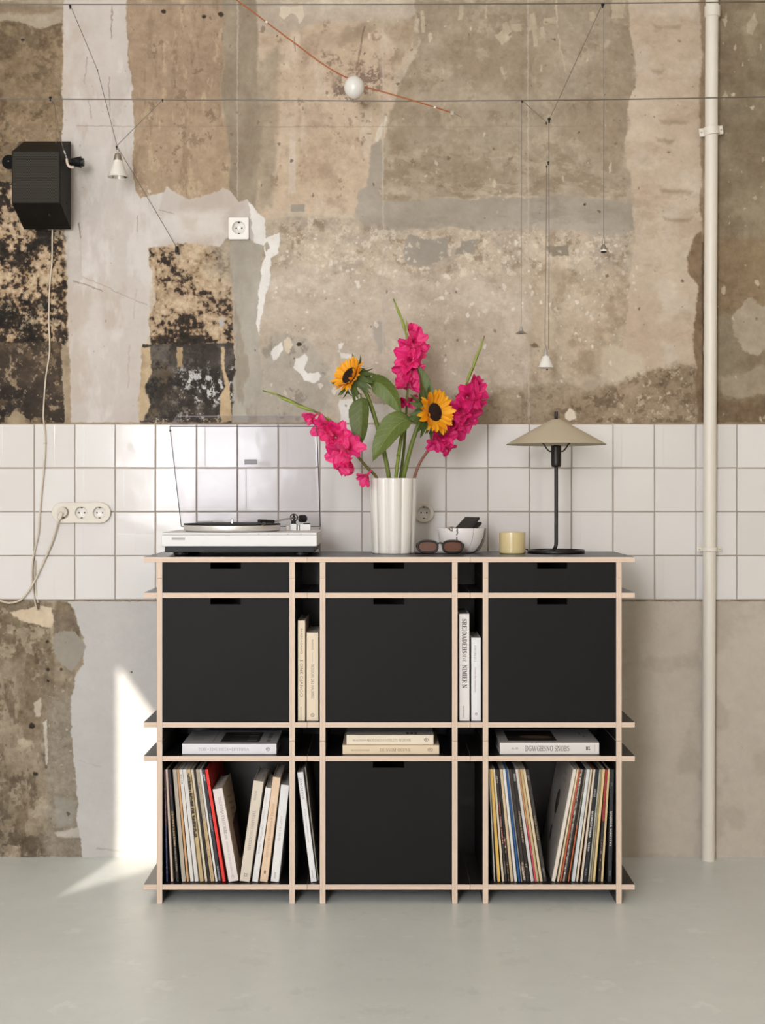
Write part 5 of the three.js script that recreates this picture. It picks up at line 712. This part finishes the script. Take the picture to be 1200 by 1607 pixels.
{ const c = at(375, 359.5, FACE), w = 0.0625, h = 0.068, s = new THREE.Shape(), q = 0.005, t = thing('wall_socket', 'square white wall socket set into the white plaster band above the tiles', 'socket', c);
  s.moveTo(-w / 2 + q, -h / 2); s.lineTo(w / 2 - q, -h / 2); s.quadraticCurveTo(w / 2, -h / 2, w / 2, -h / 2 + q); s.lineTo(w / 2, h / 2 - q); s.quadraticCurveTo(w / 2, h / 2, w / 2 - q, h / 2); s.lineTo(-w / 2 + q, h / 2); s.quadraticCurveTo(-w / 2, h / 2, -w / 2, h / 2 - q); s.lineTo(-w / 2, -h / 2 + q); s.quadraticCurveTo(-w / 2, -h / 2, -w / 2 + q, -h / 2);
  mesh('plate', holed(s, [[0, 0.002]], 0.0193, 0.0098).translate(0, 0, 0.0018), M.plastic, t); insert(t, 0, 0.002, 0.0188, 0); }
{ const c = at(128.6, 804.6, TILE), L = 0.0585, r = 0.0315, s = new THREE.Shape(), p = 0.0553, t = thing('socket_strip', 'long off-white triple socket with rounded ends on the tiles, one plug inserted', 'socket', c);
  s.moveTo(-L, -r); s.lineTo(L, -r); s.absarc(L, 0, r, -Math.PI / 2, Math.PI / 2, false); s.lineTo(-L, r); s.absarc(-L, 0, r, Math.PI / 2, Math.PI * 1.5, false);
  mesh('plate', holed(s, [-1, 0, 1].map((k) => [k * p, 0]), 0.0182, 0.0098).translate(0, 0, 0.0018), phys(0xd9d2c4, 0.4), t); for (const k of [-1, 0, 1]) insert(t, k * p, 0, 0.0177, 0); }
{ const c = at(665, 804.6, TILE), s = new THREE.Shape(), t = thing('round_socket', 'round off-white wall socket on the tiles, half hidden behind the vase', 'socket', c); s.absarc(0, 0, 0.0305, 0, Math.PI * 2, false); mesh('plate', holed(s, [[0, 0]], 0.0192, 0.0098).translate(0, 0, 0.0018), phys(0xd9d2c4, 0.4), t); insert(t, 0, 0, 0.0187, 0); }
{ const z = TILE + 0.012, p0 = at(98, 803.5, z), t = thing('plug_cable', 'pale cable with a flat plug in the triple socket, looping down past the tiles', 'cable', p0), P = (x, y, d = 0.006) => at(x, y, TILE + d).sub(p0);
  mesh('plug', merge(cyl(0.0158, 0.0168, 0.016, 28).rotateX(Math.PI / 2).translate(0, 0, -0.001), rbox(0.013, 0.024, 0.01, 0.003).rotateZ(-0.35).translate(-0.004, -0.011, 0.01)), phys(0xcdc4b6, 0.45), t);
  mesh('flex', tube([P(96, 811, 0.024), P(92, 818, 0.02), P(88, 830, 0.014), P(82, 850, 0.01), P(72, 874, 0.008), P(58, 904, 0.008), P(46, 926, 0.008), P(33, 941, 0.008), P(18, 946, 0.008), P(4, 944, 0.008), P(-30, 930, 0.008)], 0.003, 90, 8), M.cable, t); }
{ const p0 = at(60, 957, FACE + 0.004), t = thing('speaker_cable', 'thin pale cable running from the wall speaker down across the tiles into the plaster', 'cable', p0), P = (x, y, d = 0.005) => at(x, y, FACE + d).sub(p0);
  mesh('flex', tube([P(82.4, 352), P(82, 372), P(81.5, 410), P(78, 450), P(76.5, 500), P(78, 540), P(77, 560), P(72, 592), P(69, 630), P(68, 655), P(70, 672, 0.013), P(71, 700, 0.013), P(69, 735, 0.013), P(65, 775, 0.013), P(63, 800, 0.013), P(60, 838, 0.013), P(53, 870, 0.013), P(50, 895, 0.013), P(51, 920, 0.013), P(55, 945, 0.01), P(59, 958, 0.004), P(61, 955, 0), P(58, 936, 0.006), P(55, 905, 0.013), P(55, 880, 0.013)], 0.0026, 160, 8), M.cable, t);
  mesh('cable_clip', rbox(0.009, 0.0035, 0.008, 0.001).translate(...P(70.6, 695.5, 0.013).toArray()), phys(0xb8b0a4, 0.5), t); mesh('cable_end', rbox(0.006, 0.02, 0.006, 0.002).rotateZ(0.1).translate(...P(60, 951, 0.006).toArray()), std(0x5b4a36, 0.6), t); }

// ---------------------------------------------------------------- wall speaker
{ const xb0 = X(38, -0.47), xb1 = X(112, -0.47), w = (xb1 - xb0), zb = -0.465, zf = -0.326, yb1 = Y(222, zb), yf1 = Y(237.3, zf), yf0 = Y(319, zf), yb0 = Y(360, zb), t = thing('wall_speaker', 'black wedge-shaped loudspeaker with a perforated grille fixed high on the wall', 'speaker', V((xb0 + xb1) / 2, (yb0 + yb1) / 2, zb)), cy = t.position.y;
  const s = new THREE.Shape(); s.moveTo(0, yb0 - cy); s.lineTo(zf - zb, yf0 - cy); s.lineTo(zf - zb, yf1 - cy); s.lineTo(0, yb1 - cy);
  mesh('cabinet', new THREE.ExtrudeGeometry(s, { depth: w - 0.003, bevelEnabled: true, bevelSegments: 2, bevelSize: 0.0015, bevelThickness: 0.0015, bevelOffset: -0.0015 }).rotateY(-Math.PI / 2).translate((w - 0.003) / 2, 0, 0), phys(0x161412, 0.6, { specularIntensity: 0.35 }), t);
  const holes = noiseTex(64, (x, y) => { const cell = (a, b) => Math.hypot((x - a), (y - b)); const d = Math.min(cell(16, 16), cell(48, 16), cell(0, 48), cell(32, 48), cell(64, 48)), k = sm(11, 8, d); return [lerp(58, 6, k), lerp(54, 5, k), lerp(46, 5, k)]; }, true);
  mesh('grille', metricUV(rbox(w - 0.006, yf1 - yf0 - 0.004, 0.003, 0.0012, 0, (yf1 + yf0) / 2 - cy, zf - zb + 0.001), false, 105, 105), phys(0xffffff, 0.6, { map: holes, specularIntensity: 0.3 }), t);
  const kz = 0.07;
  mesh('bracket_knob', merge(new THREE.CylinderGeometry(0.0215, 0.0215, 0.005, 36).rotateX(Math.PI / 2).translate(-w / 2 - 0.026, 0.055, kz), rbox(0.03, 0.012, 0.012, 0.003, -w / 2 - 0.012, 0.055, kz - 0.006)), phys(0x0b0a0a, 0.7, { specularIntensity: 0.3 }), t); mesh('bracket_screw', ball(0.0022, -w / 2 - 0.0275, 0.057, kz + 0.0035, 10, 8), M.steel, t);
  mesh('bracket_knob', merge(cyl(0.006, 0.006, 0.024, 20).rotateZ(Math.PI / 2).translate(w / 2 + 0.01, 0.055, kz), cyl(0.0172, 0.011, 0.03, 28).rotateZ(-Math.PI / 2).translate(w / 2 + 0.031, 0.055, kz), cyl(0.0125, 0.0125, 0.008, 28).rotateZ(Math.PI / 2).translate(w / 2 + 0.05, 0.054, kz)), M.darkPlastic, t);
  mesh('wall_bracket', merge(rbox(w * 0.5, 0.05, 0.024, 0.002, 0, 0.03, -0.0115)), M.darkPlastic, t);
  mesh('port', cyl(0.003, 0.003, 0.002, 16).rotateZ(Math.PI / 2).translate(w / 2 + 0.0002, Y(318, -0.4) - cy, 0.06), M.hole, t);
  const sl = (yb0 - yf0) / (zf - zb), low = (px, py) => { const z = -0.385, q = at(px, py, z); return V(q.x - t.position.x, (yf0 + (zf - z) * sl) - cy - 0.001, z - zb); };
  mesh('control', merge(cyl(0.0042, 0.0046, 0.006, 16).translate(...low(78, 340).toArray()), ball(0.0018, ...low(55, 342).toArray(), 8, 6)), M.darkPlastic, t); }

// ---------------------------------------------------------------- low-voltage cable lights
const CZ = -0.34;
const cable = (label, pts) => { const p = pts.map(([x, y]) => at(x, y, CZ)), t = thing('tension_cable', label, 'cable', p[0].clone(), 'tension cables across the wall'); mesh('strand', tube(p.map((q) => q.sub(t.position)), 0.0019, 120, 6), M.wire, t); return t; };
cable('upper thin steel tension cable along the very top of the picture', [[-140, 7.4], [0, 7], [300, 7.2], [600, 7], [900, 5.5], [1200, 3], [1340, 1.5]]);
cable('lower thin steel tension cable crossing in front of the peeling plaster', [[-140, 154], [0, 155], [255, 156.5], [600, 158.6], [818, 157.8], [1000, 155.6], [1200, 152.2], [1340, 150]]);
const wires = (t, list, r = 0.0011) => list.forEach((pts) => { const p = pts.map(([x, y, z]) => at(x, y, z ?? CZ).sub(t.position)); mesh('wire', p.length > 2 ? tube(p, r, 30, 6) : bar(p[0], p[1], r, 6), M.wire, t); });
const clip = (t, x, y, z = CZ, s = 1) => { const p = at(x, y, z).sub(t.position); mesh('clip', merge(ball(0.0042 * s, p.x, p.y, p.z, 12, 10), cyl(0.0022 * s, 0.0022 * s, 0.011 * s, 10, p.x, p.y - 0.004 * s, p.z)), M.darkMetal, t); };
{ const z = CZ, t = thing('pendant_lamp', 'white conical pendant with silver reflector, hung from crossing wires over white plaster', 'lamp', at(185, 262, z), 'pendants on the cable system'), P = (x, y) => at(x, y, z).sub(t.position);
  wires(t, [[[110, 7.5], [153, 110]], [[153, 110], [183.5, 229]], [[255, 156.8], [184, 228]], [[185, 232, z], [232, 311, z - 0.05], [277, 388, -0.475]]]);
  clip(t, 110, 9); clip(t, 255, 157, z, 0.7); clip(t, 153, 110, z, 0.5); clip(t, 183, 230.5, z, 0.8);
  const c = P(185, 0).x, y = (p) => P(0, p).y, k = S(1, z);
  mesh('eyelet', merge(ball(0.0036, c, y(237), 0), cyl(0.0015, 0.0015, 0.02, 8, c, y(239), 0)), M.chrome, t);
  mesh('socket', lathe([[0.001, y(241)], [4.2 * k, y(241)], [5 * k, y(242.5)], [6.4 * k, y(248)], [7 * k, y(252)], [6.6 * k, y(252.6)], [0.001, y(252.6)]], 28).rotateX(0).translate(c, 0, 0), M.brushed, t);
  const sh = mesh('shade', lathe([[6.6 * k, y(251.6)], [7 * k, y(252.5)], [15.4 * k, y(276.5)], [15.9 * k, y(278)], [15.2 * k, y(278.3)], [6.2 * k, y(253)]], 48).translate(c, 0, 0), phys(0xe3dfd6, 0.35), t); void sh;
  mesh('reflector', lathe([[14.8 * k, y(277.6)], [9 * k, y(263)], [3 * k, y(257)], [0.001, y(256.6)]], 40).translate(c, 0, 0), new THREE.MeshStandardMaterial({ color: 0xcfcac4, metalness: 1, roughness: 0.25, side: THREE.DoubleSide }), t); mesh('bulb', ball(4.2 * k, c, y(271), 0), phys(0xf1eee8, 0.2), t);
  const e = at(277.5, 390, -0.472).sub(t.position); mesh('anchor', merge(cyl(0.005, 0.006, 0.013, 12, e.x, e.y, e.z), ball(0.006, e.x, e.y - 0.008, e.z, 12, 10), rbox(0.011, 0.004, 0.016, 0.001, e.x + 0.002, e.y - 0.0145, e.z - 0.003)), M.darkMetal, t); }
{ const z = CZ, t = thing('pendant_lamp', 'small white conical pendant on long twin wires, hung above the table lamp', 'lamp', at(856, 566, z), 'pendants on the cable system'), P = (x, y) => at(x, y, z).sub(t.position), k = S(1, z), c = P(856.3, 0).x, y = (p) => P(0, p).y;
  wires(t, [[[945, 6.5], [862, 187]], [[819, 158], [858, 192.5]], [[861, 190], [861, 256]], [[857.6, 260], [856.6, 400], [855, 530], [857.4, 548]], [[861, 256], [861.2, 400], [860.4, 540], [857.8, 549]]]);
  clip(t, 945, 7.5); clip(t, 819, 158.5, z, 0.7); clip(t, 861.5, 187, z, 1.2); clip(t, 857, 193, z, 0.6); clip(t, 860, 255, z, 0.8); clip(t, 857.6, 261, z, 0.6);
  mesh('socket', lathe([[0.001, y(547)], [1.6 * k, y(547.4)], [3 * k, y(552)], [4.4 * k, y(557.5)], [4.8 * k, y(558.8)], [0.001, y(558.8)]], 28).translate(c, 0, 0), M.chrome, t);
  mesh('shade', lathe([[4.6 * k, y(558.4)], [11.8 * k, y(576)], [11.9 * k, y(577)], [11.2 * k, y(577)], [4.2 * k, y(559.4)]], 44).translate(c, 0, 0), phys(0xe9e6df, 0.3), t); mesh('diffuser', lathe([[11.2 * k, y(576.4)], [8 * k, y(578.4)], [0.001, y(578.8)]], 36).translate(c, 0, 0), phys(0xdcd9d2, 0.3), t); mesh('pull', ball(0.0026, c + 2 * k, y(580), 0, 10, 8), M.darkMetal, t); }
{ const z = CZ, t = thing('cable_weight', 'small dark bell-shaped weight hanging on a wire left of the twin-wire pendant', 'weight', at(817.5, 517, z)), y = (p) => at(0, p, z).y - t.position.y, k = S(1, z);
  wires(t, [[[818.3, 158], [817.6, 509]]], 0.0009); clip(t, 818.3, 158.5, z, 0.5);
  mesh('hook', new THREE.TorusGeometry(0.0032, 0.0007, 8, 20).translate(0, y(510.5), 0), M.steel, t); mesh('weight', lathe([[0.001, y(511.5)], [1.6 * k, y(512.5)], [2.6 * k, y(516)], [4.2 * k, y(522)], [4 * k, y(523.6)], [0.001, y(523.8)]], 28), M.chrome, t); mesh('foot', cyl(4.2 * k, 3.6 * k, 0.006, 24, 0, y(522.3), 0), M.darkMetal, t); mesh('glass_saucer', lathe([[3 * k, y(519)], [9 * k, y(523.2)], [9.2 * k, y(523.8)], [8.8 * k, y(523.8)], [3 * k, y(519.8)]], 36), phys(0xd8d2c8, 0.1, { transmission: 0.8, thickness: 0, side: THREE.DoubleSide }), t); }
{ const z = CZ, t = thing('cable_weight', 'small silver and white weight on a long wire, nearest the vertical pipe', 'weight', at(947, 388, z)), y = (p) => at(0, p, z).y - t.position.y, k = S(1, z);
  wires(t, [[[947.2, 6], [947, 376]]], 0.0010); clip(t, 947.2, 7, z, 0.6);
  mesh('collar', cyl(1.4 * k, 1.6 * k, 8 * k, 12, 0, y(379), 0), M.steel, t); mesh('weight', lathe([[0.001, y(383)], [1.8 * k, y(383.6)], [3.6 * k, y(387)], [5 * k, y(391)], [5.3 * k, y(393)], [0.001, y(393.4)]], 32), M.brushed, t); mesh('band', cyl(5.3 * k, 5.3 * k, 2.4 * k, 32, 0, y(393.6), 0), phys(0xe6e3dd, 0.3), t); mesh('foot', lathe([[5.2 * k, y(394.6)], [4 * k, y(396.6)], [0.001, y(397.2)]], 32), M.darkMetal, t); mesh('toggle', merge(rbox(4 * k, 3.4 * k, 2.4 * k, 0.001, -7 * k, y(386.5), 0), bar(V(-7 * k, y(386.5), 0), V(-2 * k, y(388), 0), 0.001)), M.steel, t); }
{ const t = thing('hanging_lead', 'thin wire with pale sleeves dropping from the lower cable onto the speaker bracket', 'cable', at(79, 153, CZ)), z1 = -0.32;
  clip(t, 79, 153.5, CZ, 1.1); wires(t, [[[79, 154, CZ], [86, 168, -0.39], [87.5, 200, -0.43], [87.6, 226, -0.44]]], 0.0009); wires(t, [[[84, 158, CZ], [95, 216, z1], [101, 240, z1]]], 0.0009);
  const q = (pts, r, m, n) => mesh(n, tube(pts.map(([x, y]) => at(x, y, z1).sub(t.position)), r, 20, 8), m, t); q([[100.5, 237], [102.5, 242]], 0.0018, phys(0xe0d8cc, 0.4), 'sleeve'); q([[103, 243.5], [104.5, 248]], 0.0016, M.steel, 'sleeve'); q([[104.5, 249], [105.6, 256], [109, 261.5], [116, 262.5]], 0.0036, phys(0xd9c6b6, 0.4), 'boot'); }
{ const z = -0.3, t = thing('globe_lamp', 'white glass globe threaded on a thin curved copper-orange rod high on the wall', 'lamp', at(555.5, 137, z)), P = ([x, y]) => at(x, y, z).sub(t.position);
  mesh('rod', tube([[330, -34], [370, -1], [400, 21], [418, 34.8], [460, 66], [500, 96], [530, 115], [548, 123.5], [556, 128], [572, 136], [600, 144], [640, 155.5], [680, 167.5], [709, 177]].map(P), 0.0021, 120, 8), std(0xa4561c, 0.42), t);
  mesh('globe', new THREE.SphereGeometry(1, 48, 32).scale(S(16.1, z), S(17.6, z), S(16.1, z)), phys(0xe6e4de, 0.12, { clearcoat: 0.6, clearcoatRoughness: 0.05 }), t);
  for (const [x, y, a] of [[418, 34.8, -0.6], [682, 168.2, -0.3]]) mesh('band', cyl(0.0031, 0.0031, 0.007, 14).rotateZ(Math.PI / 2 + a).translate(...P([x, y]).toArray()), phys(0xe9e3d8, 0.4), t);
  mesh('end_cap', rbox(0.0105, 0.013, 0.008, 0.002, ...P([709, 177.5]).toArray()), phys(0xd8d2c6, 0.2, { transmission: 0.4, thickness: 0 }), t); mesh('anchor_wire', tube([[709, 177.5, z], [716, 180, -0.4], [724, 184, -0.482]].map(([x, y, zz]) => at(x, y, zz).sub(t.position)), 0.0007, 16, 6), M.wire, t); wires(t, [[[372, -30, z], [372.5, 1, z]]], 0.0012); }

// ---------------------------------------------------------------- pipe
{ const z = -0.452, r = S(10, z), t = thing('drain_pipe', 'cream painted vertical pipe with wall clamps right of the shelving unit', 'pipe', V(X(1110.6, z), 0, z)), P = (x, y) => { const q = at(x, y, z); return V(q.x - t.position.x, q.y, 0); };
  const top = P(1118, -260), bot = P(1110.6, 1361); bot.y = 0.0005;
  mesh('pipe', bar(bot, top, r, 36), M.pipe, t);
  const sleeve = (x, y0, y1, k, name = 'collar') => mesh(name, lathe([[r, 0], [r * k - 0.001, 0.0005], [r * k, 0.0025], [r * k, S(y1 - y0, z) - 0.0025], [r * k - 0.001, S(y1 - y0, z) - 0.0005], [r, S(y1 - y0, z)]], 40).translate(P(x, y1).x, P(x, y1).y, 0), M.pipe, t);
  sleeve(1117.4, 9, 27, 1.22); sleeve(1111, 1291.5, 1294.5, 1.03, 'joint'); sleeve(1110.8, 1294, 1360, 1.015, 'foot_sleeve');
  const clamp1 = (x, y, hh, tilt, name) => { const c = P(x, y), g = merge(lathe([[r + 0.0003, -hh], [r + 0.0042, -hh + 0.0004], [r + 0.005, -hh + 0.0014], [r + 0.005, hh - 0.0014], [r + 0.0042, hh - 0.0004], [r + 0.0003, hh]], 40), rbox(0.019, hh * 2, 0.008, 0.0018, -r - 0.0075, 0, -0.002), rbox(0.019, hh * 2, 0.008, 0.0018, r + 0.0075, 0, -0.002), new THREE.CylinderGeometry(0.003, 0.003, 0.034, 12).rotateX(Math.PI / 2).translate(0, 0, -0.02)).rotateZ(tilt).translate(c.x, c.y, c.z), m = mesh(name, g, M.pipe, t);
    for (const s of [-1, 1]) mesh('screw', merge(cyl(0.0028, 0.003, 0.002, 14).rotateX(Math.PI / 2).translate(s * (r + 0.011), 0, 0.0028), rbox(0.004, 0.0008, 0.0006, 0.0002, s * (r + 0.011), 0, 0.0039)).rotateZ(tilt).translate(c.x, c.y, c.z), std(0xbab1a2, 0.5), m); };
  clamp1(1115.6, 206, 0.0128, 0.13, 'wall_clamp'); clamp1(1113, 862, 0.0068, 0, 'wall_clamp'); }

renderer.render(scene, camera);
